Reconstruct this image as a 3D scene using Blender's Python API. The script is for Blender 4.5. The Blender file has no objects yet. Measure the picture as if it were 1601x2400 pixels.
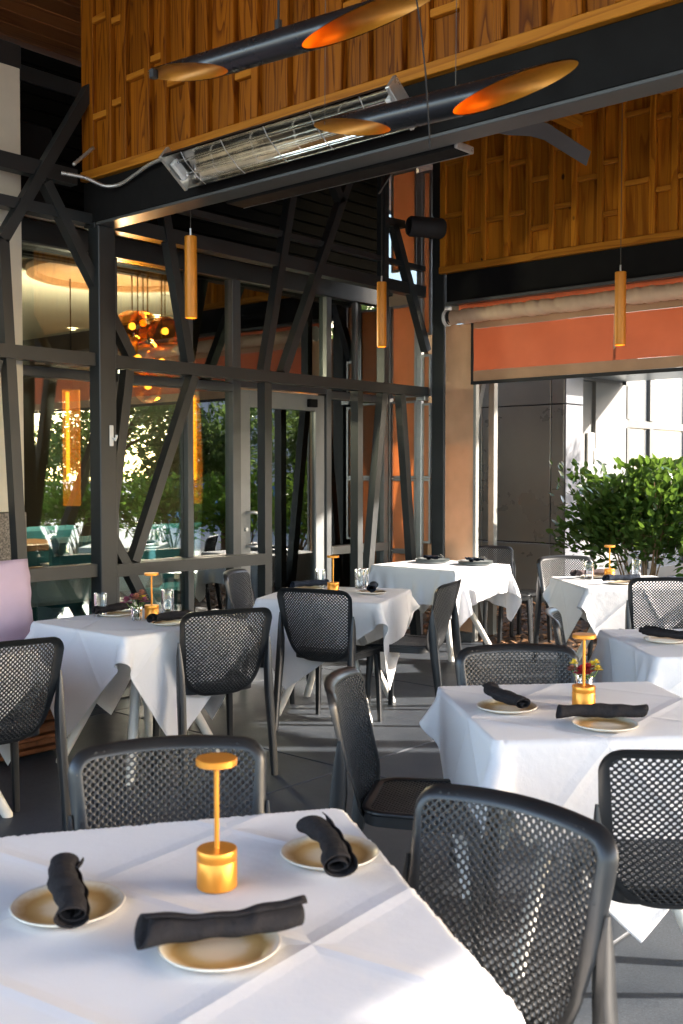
import bpy, math, random
import numpy as np
from mathutils import Vector, Matrix

R = math.radians
sc = bpy.context.scene
col = sc.collection

# ------------------------------------------------------------------ camera
cam_d = bpy.data.cameras.new('camera')
cam = bpy.data.objects.new('camera', cam_d)
col.objects.link(cam)
sc.camera = cam
cam_d.sensor_fit = 'VERTICAL'
cam_d.sensor_height = 36.0
cam_d.sensor_width = 24.0
cam_d.lens = 37.5
cam_d.clip_start = 0.05
cam_d.clip_end = 600
cam.location = (0, 0, 1.53)
cam.rotation_euler = (R(90 - 2.13), 0, R(41.5 - 90))
cam_d.dof.use_dof = True
cam_d.dof.focus_distance = 6.3
cam_d.dof.aperture_fstop = 6.3

# ------------------------------------------------------------------ sky and sun
SUN_AZ = -50.0      # direction towards the sun, degrees from +X
SUN_EL = 23.5
world = bpy.data.worlds.new('World')
sc.world = world
world.use_nodes = True
wn = world.node_tree
wn.nodes.clear()
w_out = wn.nodes.new('ShaderNodeOutputWorld')
w_bg = wn.nodes.new('ShaderNodeBackground')
w_sky = wn.nodes.new('ShaderNodeTexSky')
w_sky.sky_type = 'NISHITA'
w_sky.sun_disc = False
w_sky.sun_elevation = R(SUN_EL)
w_sky.sun_rotation = R(90 - SUN_AZ)
w_sky.air_density = 1.0
w_sky.dust_density = 1.5
w_sky.ozone_density = 1.0
w_bg.inputs['Strength'].default_value = 0.15
wn.links.new(w_sky.outputs[0], w_bg.inputs['Color'])
wn.links.new(w_bg.outputs[0], w_out.inputs['Surface'])
sun_d = bpy.data.lights.new('sun', 'SUN')
sun_d.energy = 2.5
sun_d.angle = R(0.6)
sun_d.color = (1.0, 0.93, 0.82)
sun = bpy.data.objects.new('sun', sun_d)
col.objects.link(sun)
sdir = Vector((math.cos(R(SUN_AZ)) * math.cos(R(SUN_EL)), math.sin(R(SUN_AZ)) * math.cos(R(SUN_EL)), math.sin(R(SUN_EL))))
sun.rotation_euler = sdir.to_track_quat('Z', 'Y').to_euler()
sun.location = (30, -30, 30)

sc.view_settings.view_transform = 'Standard'
sc.view_settings.look = 'None'
sc.view_settings.exposure = 2.95
sc.view_settings.gamma = 1.0
try:                                   # camera white balance set for open shade
    sc.view_settings.use_white_balance = True
    sc.view_settings.white_balance_temperature = 6700
    sc.view_settings.white_balance_tint = 14
except Exception:
    pass
sc.render.engine = 'CYCLES'
sc.cycles.use_denoising = True
try:
    sc.cycles.denoiser = 'OPENIMAGEDENOISE'
    sc.cycles.denoising_prefilter = 'ACCURATE'
except Exception:
    pass
sc.cycles.max_bounces = 10
sc.cycles.diffuse_bounces = 5
sc.cycles.glossy_bounces = 5
sc.cycles.transmission_bounces = 8
sc.cycles.transparent_max_bounces = 16
sc.cycles.sample_clamp_indirect = 6.0
sc.cycles.caustics_reflective = False
sc.cycles.caustics_refractive = False

# ------------------------------------------------------------------ materials
MATS = {}


def nodes_of(name):
    m = bpy.data.materials.new(name)
    m.use_nodes = True
    nt = m.node_tree
    b = nt.nodes['Principled BSDF']
    MATS[name] = m
    return m, nt, b


def ramp(nt, stops):
    r = nt.nodes.new('ShaderNodeValToRGB')
    e = r.color_ramp.elements
    while len(e) < len(stops):
        e.new(0.5)
    for el, (p, c) in zip(e, stops):
        el.position = p
        el.color = (*c, 1) if len(c) == 3 else c
    return r


def coords(nt, kind='Object', scale=(1, 1, 1), random_shift=0.0):
    tc = nt.nodes.new('ShaderNodeTexCoord')
    mp = nt.nodes.new('ShaderNodeMapping')
    mp.inputs['Scale'].default_value = scale
    nt.links.new(tc.outputs[kind], mp.inputs['Vector'])
    if random_shift:
        oi = nt.nodes.new('ShaderNodeObjectInfo')
        mu = nt.nodes.new('ShaderNodeMath')
        mu.operation = 'MULTIPLY'
        mu.inputs[1].default_value = random_shift
        nt.links.new(oi.outputs['Random'], mu.inputs[0])
        cb = nt.nodes.new('ShaderNodeCombineXYZ')
        for i in range(3):
            nt.links.new(mu.outputs[0], cb.inputs[i])
        nt.links.new(cb.outputs[0], mp.inputs['Location'])
    return mp.outputs[0]


def noise(nt, vec, scale, detail=4, rough=0.55, dist=0.0):
    n = nt.nodes.new('ShaderNodeTexNoise')
    n.inputs['Scale'].default_value = scale
    n.inputs['Detail'].default_value = detail
    n.inputs['Roughness'].default_value = rough
    n.inputs['Distortion'].default_value = dist
    nt.links.new(vec, n.inputs['Vector'])
    return n.outputs['Fac']


def bump(nt, b, height, strength=0.3, distance=0.01):
    bp = nt.nodes.new('ShaderNodeBump')
    bp.inputs['Strength'].default_value = strength
    bp.inputs['Distance'].default_value = distance
    nt.links.new(height, bp.inputs['Height'])
    nt.links.new(bp.outputs[0], b.inputs['Normal'])
    return bp


def plain(name, c, rough=0.5, metal=0.0, var=0.12, scale=6.0, bmp=0.0, bscale=60.0, bdist=0.002, coat=0.0, spec=0.5):
    """base colour with slight uneven tone, uneven gloss, optional fine relief"""
    m, nt, b = nodes_of(name)
    v = coords(nt, 'Object')
    f = noise(nt, v, scale, 5, 0.6)
    lo = tuple(x * (1 - var) for x in c)
    hi = tuple(min(1, x * (1 + var)) for x in c)
    r = ramp(nt, [(0.3, lo), (0.7, hi)])
    nt.links.new(f, r.inputs[0])
    nt.links.new(r.outputs[0], b.inputs['Base Color'])
    rr = ramp(nt, [(0.3, (rough * 0.85,) * 3), (0.7, (min(1, rough * 1.15),) * 3)])
    nt.links.new(f, rr.inputs[0])
    nt.links.new(rr.outputs[0], b.inputs['Roughness'])
    b.inputs['Metallic'].default_value = metal
    b.inputs['Coat Weight'].default_value = coat
    b.inputs['Specular IOR Level'].default_value = spec
    if bmp:
        bump(nt, b, noise(nt, v, bscale, 4, 0.6), bmp, bdist)
    return m


def wood_mat(name, light, dark, knots=0.0, rough=0.45, ring=9.0, tone=0.25):
    """pine: growth lines run along the piece's own Z axis"""
    m, nt, b = nodes_of(name)
    v = coords(nt, 'Object', (7.0, 7.0, 0.55), 40.0)
    base = noise(nt, v, 1.0, 2, 0.4, 0.6)
    mul = nt.nodes.new('ShaderNodeMath'); mul.operation = 'MULTIPLY'; mul.inputs[1].default_value = ring
    nt.links.new(base, mul.inputs[0])
    fr = nt.nodes.new('ShaderNodeMath'); fr.operation = 'FRACT'
    nt.links.new(mul.outputs[0], fr.inputs[0])
    g = ramp(nt, [(0.0, light), (0.55, tuple(0.75 * a + 0.25 * d for a, d in zip(light, dark))), (0.9, dark), (1.0, light)])
    nt.links.new(fr.outputs[0], g.inputs[0])
    v2 = coords(nt, 'Object', (90, 90, 3.0), 40.0)
    fib = noise(nt, v2, 1.0, 3, 0.6)
    mx = nt.nodes.new('ShaderNodeMix'); mx.data_type = 'RGBA'; mx.blend_type = 'MULTIPLY'
    mx.inputs[0].default_value = 0.35
    fr2 = ramp(nt, [(0.3, (0.55, 0.5, 0.45)), (0.7, (1, 1, 1))])
    nt.links.new(fib, fr2.inputs[0])
    nt.links.new(g.outputs[0], mx.inputs[6]); nt.links.new(fr2.outputs[0], mx.inputs[7])
    last = mx.outputs[2]
    # each piece a little lighter or darker than the next
    oi = nt.nodes.new('ShaderNodeObjectInfo')
    tr = ramp(nt, [(0.0, (1 - tone,) * 3), (1.0, (1.0, 1.0, 1.0))])
    nt.links.new(oi.outputs['Random'], tr.inputs[0])
    m2 = nt.nodes.new('ShaderNodeMix'); m2.data_type = 'RGBA'; m2.blend_type = 'MULTIPLY'; m2.inputs[0].default_value = 1.0
    nt.links.new(last, m2.inputs[6]); nt.links.new(tr.outputs[0], m2.inputs[7])
    last = m2.outputs[2]
    if knots:
        v3 = coords(nt, 'Object', (5.0, 5.0, 3.0), 31.0)
        vo = nt.nodes.new('ShaderNodeTexVoronoi'); vo.inputs['Scale'].default_value = 1.0
        nt.links.new(v3, vo.inputs['Vector'])
        kr = ramp(nt, [(0.0, (1, 1, 1)), (0.055 * knots, (1, 1, 1)), (0.10 * knots, (0, 0, 0)), (1.0, (0, 0, 0))])
        nt.links.new(vo.outputs['Distance'], kr.inputs[0])
        m3 = nt.nodes.new('ShaderNodeMix'); m3.data_type = 'RGBA'
        nt.links.new(kr.outputs[0], m3.inputs[0])
        nt.links.new(last, m3.inputs[6]); m3.inputs[7].default_value = (0.05, 0.018, 0.005, 1)
        last = m3.outputs[2]
    nt.links.new(last, b.inputs['Base Color'])
    b.inputs['Roughness'].default_value = rough
    b.inputs['Specular IOR Level'].default_value = 0.22
    bump(nt, b, fib, 0.25, 0.002)
    return m


def glass_pane(name, tint=(0.75, 0.82, 0.8), refl=0.16):
    """flat tinted window glass: clear through, mirror on top, stronger at a glancing look"""
    m = bpy.data.materials.new(name); m.use_nodes = True
    nt = m.node_tree; nt.nodes.clear()
    out = nt.nodes.new('ShaderNodeOutputMaterial')
    tr = nt.nodes.new('ShaderNodeBsdfTransparent'); tr.inputs[0].default_value = (*tint, 1)
    gl = nt.nodes.new('ShaderNodeBsdfGlossy'); gl.inputs['Roughness'].default_value = 0.0
    gl.inputs['Color'].default_value = (0.95, 1.0, 0.98, 1)
    fr = nt.nodes.new('ShaderNodeFresnel'); fr.inputs['IOR'].default_value = 1.52
    add = nt.nodes.new('ShaderNodeMath'); add.operation = 'ADD'; add.inputs[1].default_value = refl; add.use_clamp = True
    nt.links.new(fr.outputs[0], add.inputs[0])
    mx = nt.nodes.new('ShaderNodeMixShader')
    nt.links.new(add.outputs[0], mx.inputs[0]); nt.links.new(tr.outputs[0], mx.inputs[1]); nt.links.new(gl.outputs[0], mx.inputs[2])
    nt.links.new(mx.outputs[0], out.inputs[0])
    MATS[name] = m
    return m


def translucent(name, c, tc, fac=0.4, rough=0.6, bmp=0.0, bscale=20):
    m, nt, b = nodes_of(name)
    v = coords(nt, 'Object')
    f = noise(nt, v, 3.0, 4)
    r = ramp(nt, [(0.3, tuple(x * 0.74 for x in c)), (0.7, tuple(min(1, x * 1.06) for x in c))])
    nt.links.new(f, r.inputs[0]); nt.links.new(r.outputs[0], b.inputs['Base Color'])
    b.inputs['Roughness'].default_value = rough
    if bmp:
        bump(nt, b, noise(nt, v, bscale, 3), bmp, 0.01)
    t = nt.nodes.new('ShaderNodeBsdfTranslucent'); t.inputs[0].default_value = (*tc, 1)
    mx = nt.nodes.new('ShaderNodeMixShader'); mx.inputs[0].default_value = fac
    nt.links.new(b.outputs[0], mx.inputs[1]); nt.links.new(t.outputs[0], mx.inputs[2])
    nt.links.new(mx.outputs[0], nt.nodes['Material Output'].inputs[0])
    return m


def emit(name, c, s):
    m = bpy.data.materials.new(name); m.use_nodes = True
    nt = m.node_tree; nt.nodes.clear()
    out = nt.nodes.new('ShaderNodeOutputMaterial'); e = nt.nodes.new('ShaderNodeEmission')
    e.inputs[0].default_value = (*c, 1); e.inputs[1].default_value = s
    nt.links.new(e.outputs[0], out.inputs[0]); MATS[name] = m
    return m


def clear_glass(name, tint=(1, 1, 1), ior=1.45, rough=0.0):
    m, nt, b = nodes_of(name)
    b.inputs['Base Color'].default_value = (*tint, 1)
    b.inputs['Transmission Weight'].default_value = 1.0
    b.inputs['Roughness'].default_value = rough
    b.inputs['IOR'].default_value = ior
    # let light through so the glass does not throw an opaque shadow
    return m


plain('steel_dark', (0.020, 0.0235, 0.024), 0.42, 0.0, 0.15, 5, 0.08, 90)
plain('steel_black', (0.006, 0.006, 0.006), 0.75, 0.0, 0.15, 5, spec=0.2)
plain('frame_grey', (0.080, 0.086, 0.086), 0.38, 0.0, 0.1, 5)
plain('aluminium', (0.55, 0.56, 0.56), 0.32, 0.9, 0.08, 9)
plain('aluminium_white', (0.24, 0.24, 0.22), 0.4, 0.1, 0.08, 9)
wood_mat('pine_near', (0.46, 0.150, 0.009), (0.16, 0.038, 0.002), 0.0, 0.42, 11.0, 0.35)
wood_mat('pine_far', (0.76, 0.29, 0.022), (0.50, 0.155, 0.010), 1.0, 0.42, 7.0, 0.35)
wood_mat('pine_trim', (0.66, 0.26, 0.026), (0.46, 0.155, 0.012), 0.0, 0.45, 6.0, 0.15)
wood_mat('ceiling_wood', (0.40, 0.15, 0.045), (0.24, 0.075, 0.02), 0.0, 0.4, 5.0, 0.45)
plain('door_grey', (0.20, 0.21, 0.21), 0.35, 0.0, 0.08, 5)
wood_mat('bench_wood', (0.16, 0.055, 0.02), (0.08, 0.025, 0.01), 0.0, 0.4, 7.0, 0.3)
plain('chair_plastic', (0.013, 0.0145, 0.016), 0.36, 0.0, 0.12, 8, 0.06, 300, 0.0006)
plain('lamp_gold', (0.82, 0.32, 0.040), 0.33, 0.55, 0.06, 20, 0.03, 300, 0.0005)
plain('lamp_button', (0.8, 0.78, 0.7), 0.3, 0.2, 0.05)
plain('pendant_gold', (0.66, 0.235, 0.012), 0.42, 0.1, 0.08, 6)
plain('tube_black', (0.012, 0.012, 0.013), 0.28, 0.0, 0.1, 6)
plain('tube_gold', (0.46, 0.18, 0.015), 0.4, 0.4, 0.2, 9)
plain('napkin_black', (0.022, 0.020, 0.021), 0.95, 0.0, 0.25, 30, 0.9, 38, 0.008, spec=0.15)
plain('napkin_navy', (0.016, 0.022, 0.034), 0.95, 0.0, 0.25, 30, 0.9, 38, 0.008, spec=0.15)
plain('napkin_plum', (0.10, 0.075, 0.075), 0.95, 0.0, 0.25, 30, 0.9, 38, 0.008, spec=0.15)
plain('white_metal', (0.72, 0.70, 0.64), 0.45, 0.0, 0.06, 9)
plain('table_board', (0.5, 0.48, 0.44), 0.6, 0.0, 0.1)
plain('cream_wall', (0.74, 0.69, 0.55), 0.85, 0.0, 0.08, 3, 0.2, 120)
plain('white_wall', (0.19, 0.195, 0.19), 0.8, 0.0, 0.06, 2, 0.15, 90)
plain('dark_siding', (0.004, 0.004, 0.0035), 0.85, 0.0, 0.2, 4, spec=0.05)
plain('siding_brown', (0.05, 0.035, 0.022), 0.6, 0.0, 0.2, 4)
plain('metal_panel', (0.33, 0.36, 0.355), 0.30, 0.4, 0.12, 1.2)
plain('metal_panel_light', (0.20, 0.21, 0.23), 0.35, 0.3, 0.08, 2)
plain('lilac_fabric', (0.52, 0.40, 0.50), 0.9, 0.0, 0.06, 4, 0.3, 250, 0.001)
plain('lilac_piping', (0.42, 0.26, 0.22), 0.9)
plain('teal_fabric', (0.02, 0.15, 0.19), 0.7, 0.0, 0.15, 4)
plain('interior_wall', (0.36, 0.25, 0.15), 0.8, 0.0, 0.08, 2)
plain('interior_ceiling', (0.72, 0.66, 0.52), 0.9, 0.0, 0.04, 2)
plain('interior_floor', (0.07, 0.06, 0.05), 0.5, 0.0, 0.2, 3)
plain('interior_linen', (0.72, 0.72, 0.72), 0.9)
plain('interior_wood', (0.28, 0.14, 0.06), 0.5)
plain('heater_plate', (0.62, 0.62, 0.58), 0.3, 0.7, 0.1, 12)
plain('heater_mirror', (0.62, 0.60, 0.55), 0.10, 1.0, 0.2, 14, 0.10, 8, 0.01)
plain('heater_wire', (0.8, 0.8, 0.78), 0.3, 0.9)
plain('fan_blade', (0.11, 0.10, 0.09), 0.5, 0.0, 0.1)
plain('cable', (0.10, 0.09, 0.07), 0.5)
plain('vinyl_tan', (0.62, 0.43, 0.29), 0.6, 0.0, 0.1, 4, 0.3, 14, 0.01)
plain('rubber_black', (0.012, 0.012, 0.012), 0.7)
plain('plastic_white', (0.75, 0.75, 0.72), 0.4)
plain('bark', (0.10, 0.065, 0.04), 0.9, 0.0, 0.3, 20, 0.6, 60, 0.01)
plain('twig', (0.22, 0.14, 0.07), 0.8, 0.0, 0.3, 20)
plain('soil', (0.07, 0.042, 0.025), 0.95, 0.0, 0.4, 30, 0.6, 80, 0.01)
plain('pale_paving', (0.36, 0.35, 0.33), 0.9, 0.0, 0.2, 4)  # pale paving, lightened so the ground bounces more light under the roof
plain('paint_white_far', (0.34, 0.34, 0.36), 0.7, 0.0, 0.05)
plain('paint_blue_far', (0.05, 0.14, 0.26), 0.6, 0.0, 0.1)
plain('petal_plum', (0.22, 0.05, 0.10), 0.8, 0.0, 0.4, 40)
plain('petal_red', (0.35, 0.008, 0.02), 0.7, 0.0, 0.4, 40)
plain('petal_yellow', (0.75, 0.58, 0.06), 0.7, 0.0, 0.3, 40)
plain('petal_rust', (0.32, 0.12, 0.07), 0.8, 0.0, 0.4, 40)
plain('flower_stem', (0.10, 0.17, 0.04), 0.7)
plain('tray_grey', (0.25, 0.28, 0.28), 0.35, 0.2)
plain('cutlery', (0.7, 0.7, 0.7), 0.2, 1.0)
plain('window_white', (0.16, 0.168, 0.165), 0.2, 0.0, 0.05, 2)
glass_pane('glass', (0.76, 0.84, 0.82), 0.17)
clear_glass('tumbler_glass', (0.98, 1, 1), 1.38)
clear_glass('water', (0.96, 1, 1), 1.33)
translucent('shade_orange', (0.48, 0.14, 0.065), (0.60, 0.12, 0.04), 0.42, 0.5, 0.25, 6)
translucent('shade_tan', (0.42, 0.25, 0.14), (0.4, 0.2, 0.09), 0.10, 0.6, 0.3, 9)
translucent('amber_panel', (0.70, 0.40, 0.22), (0.80, 0.42, 0.20), 0.5, 0.35)
translucent('tan_panel', (0.68, 0.44, 0.27), (0.62, 0.38, 0.22), 0.30, 0.45)
emit('lamp_warm', (1.0, 0.52, 0.16), 4.0)
emit('tube_glow', (1.0, 0.30, 0.02), 0.9)
emit('down_light', (1.0, 0.72, 0.38), 6.0)
emit('pendant_glow', (1.0, 0.45, 0.09), 1.6)
emit('amber_strip', (1.0, 0.42, 0.05), 1.3)


def leaf_mat(name, c, tc, fac=0.35, rough=0.35):
    m, nt, b = nodes_of(name)
    g = nt.nodes.new('ShaderNodeNewGeometry')
    r = ramp(nt, [(0.0, tuple(x * 0.55 for x in c)), (0.6, c), (1.0, tuple(min(1, x * 1.7) for x in c))])
    nt.links.new(g.outputs['Random Per Island'], r.inputs[0])
    nt.links.new(r.outputs[0], b.inputs['Base Color'])
    b.inputs['Roughness'].default_value = rough
    t = nt.nodes.new('ShaderNodeBsdfTranslucent'); t.inputs[0].default_value = (*tc, 1)
    mx = nt.nodes.new('ShaderNodeMixShader'); mx.inputs[0].default_value = fac
    nt.links.new(b.outputs[0], mx.inputs[1]); nt.links.new(t.outputs[0], mx.inputs[2])
    nt.links.new(mx.outputs[0], nt.nodes['Material Output'].inputs[0])
    return m


leaf_mat('leaf_shrub', (0.050, 0.105, 0.024), (0.17, 0.30, 0.04), 0.28, 0.26)
leaf_mat('leaf_garden', (0.075, 0.16, 0.03), (0.30, 0.50, 0.07), 0.5, 0.45)
leaf_mat('leaf_tree', (0.075, 0.12, 0.05), (0.24, 0.36, 0.10), 0.45, 0.45)
leaf_mat('mulch_chip', (0.17, 0.085, 0.035), (0.1, 0.05, 0.02), 0.0, 0.85)

# concrete slab
m, nt, b = nodes_of('slab_concrete')
v = coords(nt, 'Object', (1, 1, 1), 17.0)
n1 = noise(nt, v, 2.2, 9, 0.7, 0.4)
r1 = ramp(nt, [(0.36, (0.036, 0.045, 0.057)), (0.7, (0.066, 0.077, 0.090))])
nt.links.new(n1, r1.inputs[0])
n2 = noise(nt, v, 140, 3, 0.7)
r2 = ramp(nt, [(0.35, (0.7, 0.7, 0.7)), (0.62, (1.1, 1.1, 1.1)), (0.78, (1.7, 1.7, 1.65))])
nt.links.new(n2, r2.inputs[0])
mm = nt.nodes.new('ShaderNodeMix'); mm.data_type = 'RGBA'; mm.blend_type = 'MULTIPLY'; mm.inputs[0].default_value = 1.0
nt.links.new(r1.outputs[0], mm.inputs[6]); nt.links.new(r2.outputs[0], mm.inputs[7])
nt.links.new(mm.outputs[2], b.inputs['Base Color'])
rr = ramp(nt, [(0.3, (0.38,) * 3), (0.7, (0.6,) * 3)])
nt.links.new(n1, rr.inputs[0]); nt.links.new(rr.outputs[0], b.inputs['Roughness'])
bump(nt, b, n2, 0.35, 0.002)

# granite base
m, nt, b = nodes_of('granite')
v = coords(nt, 'Object')
n1 = noise(nt, v, 90, 3, 0.7)
r1 = ramp(nt, [(0.35, (0.03, 0.028, 0.025)), (0.55, (0.16, 0.14, 0.12)), (0.75, (0.32, 0.30, 0.26))])
nt.links.new(n1, r1.inputs[0]); nt.links.new(r1.outputs[0], b.inputs['Base Color'])
b.inputs['Roughness'].default_value = 0.35

# white linen with pressed folds (relief only)
m, nt, b = nodes_of('linen')
b.inputs['Base Color'].default_value = (0.77, 0.77, 0.78, 1)
b.inputs['Roughness'].default_value = 0.85
b.inputs['Sheen Weight'].default_value = 0.15
b.inputs['Specular IOR Level'].default_value = 0.25
uv = nt.nodes.new('ShaderNodeUVMap')
sx = nt.nodes.new('ShaderNodeSeparateXYZ')
nt.links.new(uv.outputs[0], sx.inputs[0])
hs = []
for k in (0, 1):
    mu = nt.nodes.new('ShaderNodeMath'); mu.operation = 'MULTIPLY'; mu.inputs[1].default_value = 4.0 if k == 0 else 3.0
    nt.links.new(sx.outputs[k], mu.inputs[0])
    pp = nt.nodes.new('ShaderNodeMath'); pp.operation = 'PINGPONG'; pp.inputs[1].default_value = 0.5
    nt.links.new(mu.outputs[0], pp.inputs[0])
    rp = ramp(nt, [(0.0, (1, 1, 1)), (0.02, (0.7, 0.7, 0.7)), (0.06, (0.2, 0.2, 0.2)), (0.12, (0, 0, 0))])
    nt.links.new(pp.outputs[0], rp.inputs[0])
    hs.append(rp.outputs[0])
mxh = nt.nodes.new('ShaderNodeMath'); mxh.operation = 'MAXIMUM'
nt.links.new(hs[0], mxh.inputs[0]); nt.links.new(hs[1], mxh.inputs[1])
bp1 = nt.nodes.new('ShaderNodeBump'); bp1.inputs['Strength'].default_value = 0.45; bp1.inputs['Distance'].default_value = 0.012
nt.links.new(mxh.outputs[0], bp1.inputs['Height'])
wv = noise(nt, coords(nt, 'UV', (1, 1, 1)), 9, 7, 0.62)
bp2 = nt.nodes.new('ShaderNodeBump'); bp2.inputs['Strength'].default_value = 0.25; bp2.inputs['Distance'].default_value = 0.02
nt.links.new(wv, bp2.inputs['Height']); nt.links.new(bp1.outputs[0], bp2.inputs['Normal'])
nt.links.new(bp2.outputs[0], b.inputs['Normal'])
tl = nt.nodes.new('ShaderNodeBsdfTranslucent'); tl.inputs[0].default_value = (0.8, 0.8, 0.8, 1)
nt.links.new(bp2.outputs[0], tl.inputs['Normal'])
ms = nt.nodes.new('ShaderNodeMixShader'); ms.inputs[0].default_value = 0.14
nt.links.new(b.outputs[0], ms.inputs[1]); nt.links.new(tl.outputs[0], ms.inputs[2])
nt.links.new(ms.outputs[0], nt.nodes['Material Output'].inputs[0])

# stoneware plate: cream rim, sandy brown ring, cream middle (a glaze, by distance from the middle)
m, nt, b = nodes_of('stoneware')
tc = nt.nodes.new('ShaderNodeTexCoord')
ln = nt.nodes.new('ShaderNodeVectorMath'); ln.operation = 'LENGTH'
nzv = nt.nodes.new('ShaderNodeMapping'); nzv.inputs['Scale'].default_value = (1, 1, 0)
nt.links.new(tc.outputs['Object'], nzv.inputs['Vector']); nt.links.new(nzv.outputs[0], ln.inputs[0])
nn = noise(nt, tc.outputs['Object'], 45, 4, 0.6)
ad = nt.nodes.new('ShaderNodeMath'); ad.operation = 'MULTIPLY_ADD'; ad.inputs[1].default_value = 0.02
nt.links.new(nn, ad.inputs[0]); nt.links.new(ln.outputs['Value'], ad.inputs[2])
sc2 = nt.nodes.new('ShaderNodeMath'); sc2.operation = 'MULTIPLY'; sc2.inputs[1].default_value = 1 / 0.12
nt.links.new(ad.outputs[0], sc2.inputs[0])
rp = ramp(nt, [(0.0, (0.66, 0.58, 0.45)), (0.40, (0.62, 0.51, 0.36)), (0.54, (0.52, 0.35, 0.15)), (0.70, (0.44, 0.26, 0.085)), (0.80, (0.60, 0.47, 0.29)), (0.87, (0.76, 0.71, 0.60))])
nt.links.new(sc2.outputs[0], rp.inputs[0]); nt.links.new(rp.outputs[0], b.inputs['Base Color'])
b.inputs['Roughness'].default_value = 0.28

# ------------------------------------------------------------------ mesh helpers


class MB:
    """collects shapes; build() links them as ONE mesh object"""

    def __init__(self):
        self.v = []
        self.f = []

    def add(self, vs, fs):
        n = len(self.v)
        self.v.extend(tuple(map(float, p)) for p in vs)
        self.f.extend(tuple(i + n for i in f) for f in fs)
        return self

    def box(self, x0, x1, y0, y1, z0, z1, bev=0.0):
        if bev <= 0:
            vs = [(x, y, z) for z in (z0, z1) for y in (y0, y1) for x in (x0, x1)]
            return self.add(vs, [(0, 2, 3, 1), (4, 5, 7, 6), (0, 1, 5, 4), (2, 6, 7, 3), (0, 4, 6, 2), (1, 3, 7, 5)])
        b = min(bev, (x1 - x0) * .45, (y1 - y0) * .45, (z1 - z0) * .45)
        vs, fs = [], []
        idx = {}
        for iz, z in enumerate((z0, z1)):
            for iy, y in enumerate((y0, y1)):
                for ix, x in enumerate((x0, x1)):
                    sx, sy, sz = (1 if i == 0 else -1 for i in (ix, iy, iz))
                    for ax in range(3):
                        p = [x + sx * b, y + sy * b, z + sz * b]
                        p[ax] = (x, y, z)[ax]
                        idx[(ix, iy, iz, ax)] = len(vs)
                        vs.append(p)
        g = lambda a, b_, c, ax: idx[(a, b_, c, ax)]
        for s in (0, 1):
            q = [g(s, 0, 0, 0), g(s, 1, 0, 0), g(s, 1, 1, 0), g(s, 0, 1, 0)]; fs.append(tuple(q if s else q[::-1]))
            q = [g(0, s, 0, 1), g(0, s, 1, 1), g(1, s, 1, 1), g(1, s, 0, 1)]; fs.append(tuple(q if s else q[::-1]))
            q = [g(0, 0, s, 2), g(1, 0, s, 2), g(1, 1, s, 2), g(0, 1, s, 2)]; fs.append(tuple(q if s else q[::-1]))
        for a in (0, 1):
            for c in (0, 1):
                q = [g(a, c, 0, 0), g(a, c, 0, 1), g(a, c, 1, 1), g(a, c, 1, 0)]; fs.append(tuple(q if a != c else q[::-1]))
                q = [g(a, 0, c, 0), g(a, 0, c, 2), g(a, 1, c, 2), g(a, 1, c, 0)]; fs.append(tuple(q[::-1] if a != c else q))
                q = [g(0, a, c, 1), g(0, a, c, 2), g(1, a, c, 2), g(1, a, c, 1)]; fs.append(tuple(q if a != c else q[::-1]))
                for d in (0, 1):
                    t = [g(a, c, d, 0), g(a, c, d, 1), g(a, c, d, 2)]
                    fs.append(tuple(t if (a + c + d) % 2 else t[::-1]))
        return self.add(vs, fs)

    def bar(self, p, q, w, d, up=(0, 1, 0)):
        """rectangular bar p->q: w across, d along 'up' (centred)"""
        p, q = Vector(p), Vector(q)
        t = (q - p).normalized()
        u = Vector(up)
        u = (u - t * u.dot(t)).normalized()
        s = t.cross(u)
        vs = []
        for e in (p, q):
            for a, b_ in ((-1, -1), (1, -1), (1, 1), (-1, 1)):
                vs.append(e + s * (a * w / 2) + u * (b_ * d / 2))
        return self.add(vs, [(0, 1, 2, 3)[::-1], (4, 5, 6, 7), (0, 1, 5, 4), (1, 2, 6, 5), (2, 3, 7, 6), (3, 0, 4, 7)])

    def tube(self, pts, rad, n=8, cap=True):
        pts = [Vector(p) for p in pts]
        rs = rad if isinstance(rad, (list, tuple)) else [rad] * len(pts)
        vs, fs = [], []
        ref = None
        for i, p in enumerate(pts):
            t = (pts[min(i + 1, len(pts) - 1)] - pts[max(i - 1, 0)]).normalized()
            if ref is None:
                ref = Vector((0, 0, 1)) if abs(t.z) < 0.9 else Vector((1, 0, 0))
            u = (ref - t * ref.dot(t)).normalized()
            ref = u
            s = t.cross(u)
            for k in range(n):
                a = 2 * math.pi * k / n
                vs.append(p + (u * math.cos(a) + s * math.sin(a)) * rs[i])
        for i in range(len(pts) - 1):
            for k in range(n):
                a, b_ = i * n + k, i * n + (k + 1) % n
                fs.append((a, b_, b_ + n, a + n))
        if cap:
            fs.append(tuple(range(n))[::-1])
            fs.append(tuple(range((len(pts) - 1) * n, len(pts) * n)))
        return self.add(vs, fs)

    def lathe(self, prof, n=32, c=(0, 0, 0)):
        """profile of (r, z), revolved about Z"""
        vs, fs = [], []
        for r, z in prof:
            for k in range(n):
                a = 2 * math.pi * k / n
                vs.append((c[0] + max(r, 1e-5) * math.cos(a), c[1] + max(r, 1e-5) * math.sin(a), c[2] + z))
        for i in range(len(prof) - 1):
            for k in range(n):
                a, b_ = i * n + k, i * n + (k + 1) % n
                fs.append((a, b_, b_ + n, a + n))
        return self.add(vs, fs)

    def mesh(self, name, mat, smooth=None):
        me = bpy.data.meshes.new(name)
        me.from_pydata(self.v, [], self.f)
        me.materials.append(MATS[mat])
        if smooth is not None:
            for p in me.polygons:
                p.use_smooth = True
            if smooth < 179:
                me.set_sharp_from_angle(angle=R(smooth))
        me.update()
        return me

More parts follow.
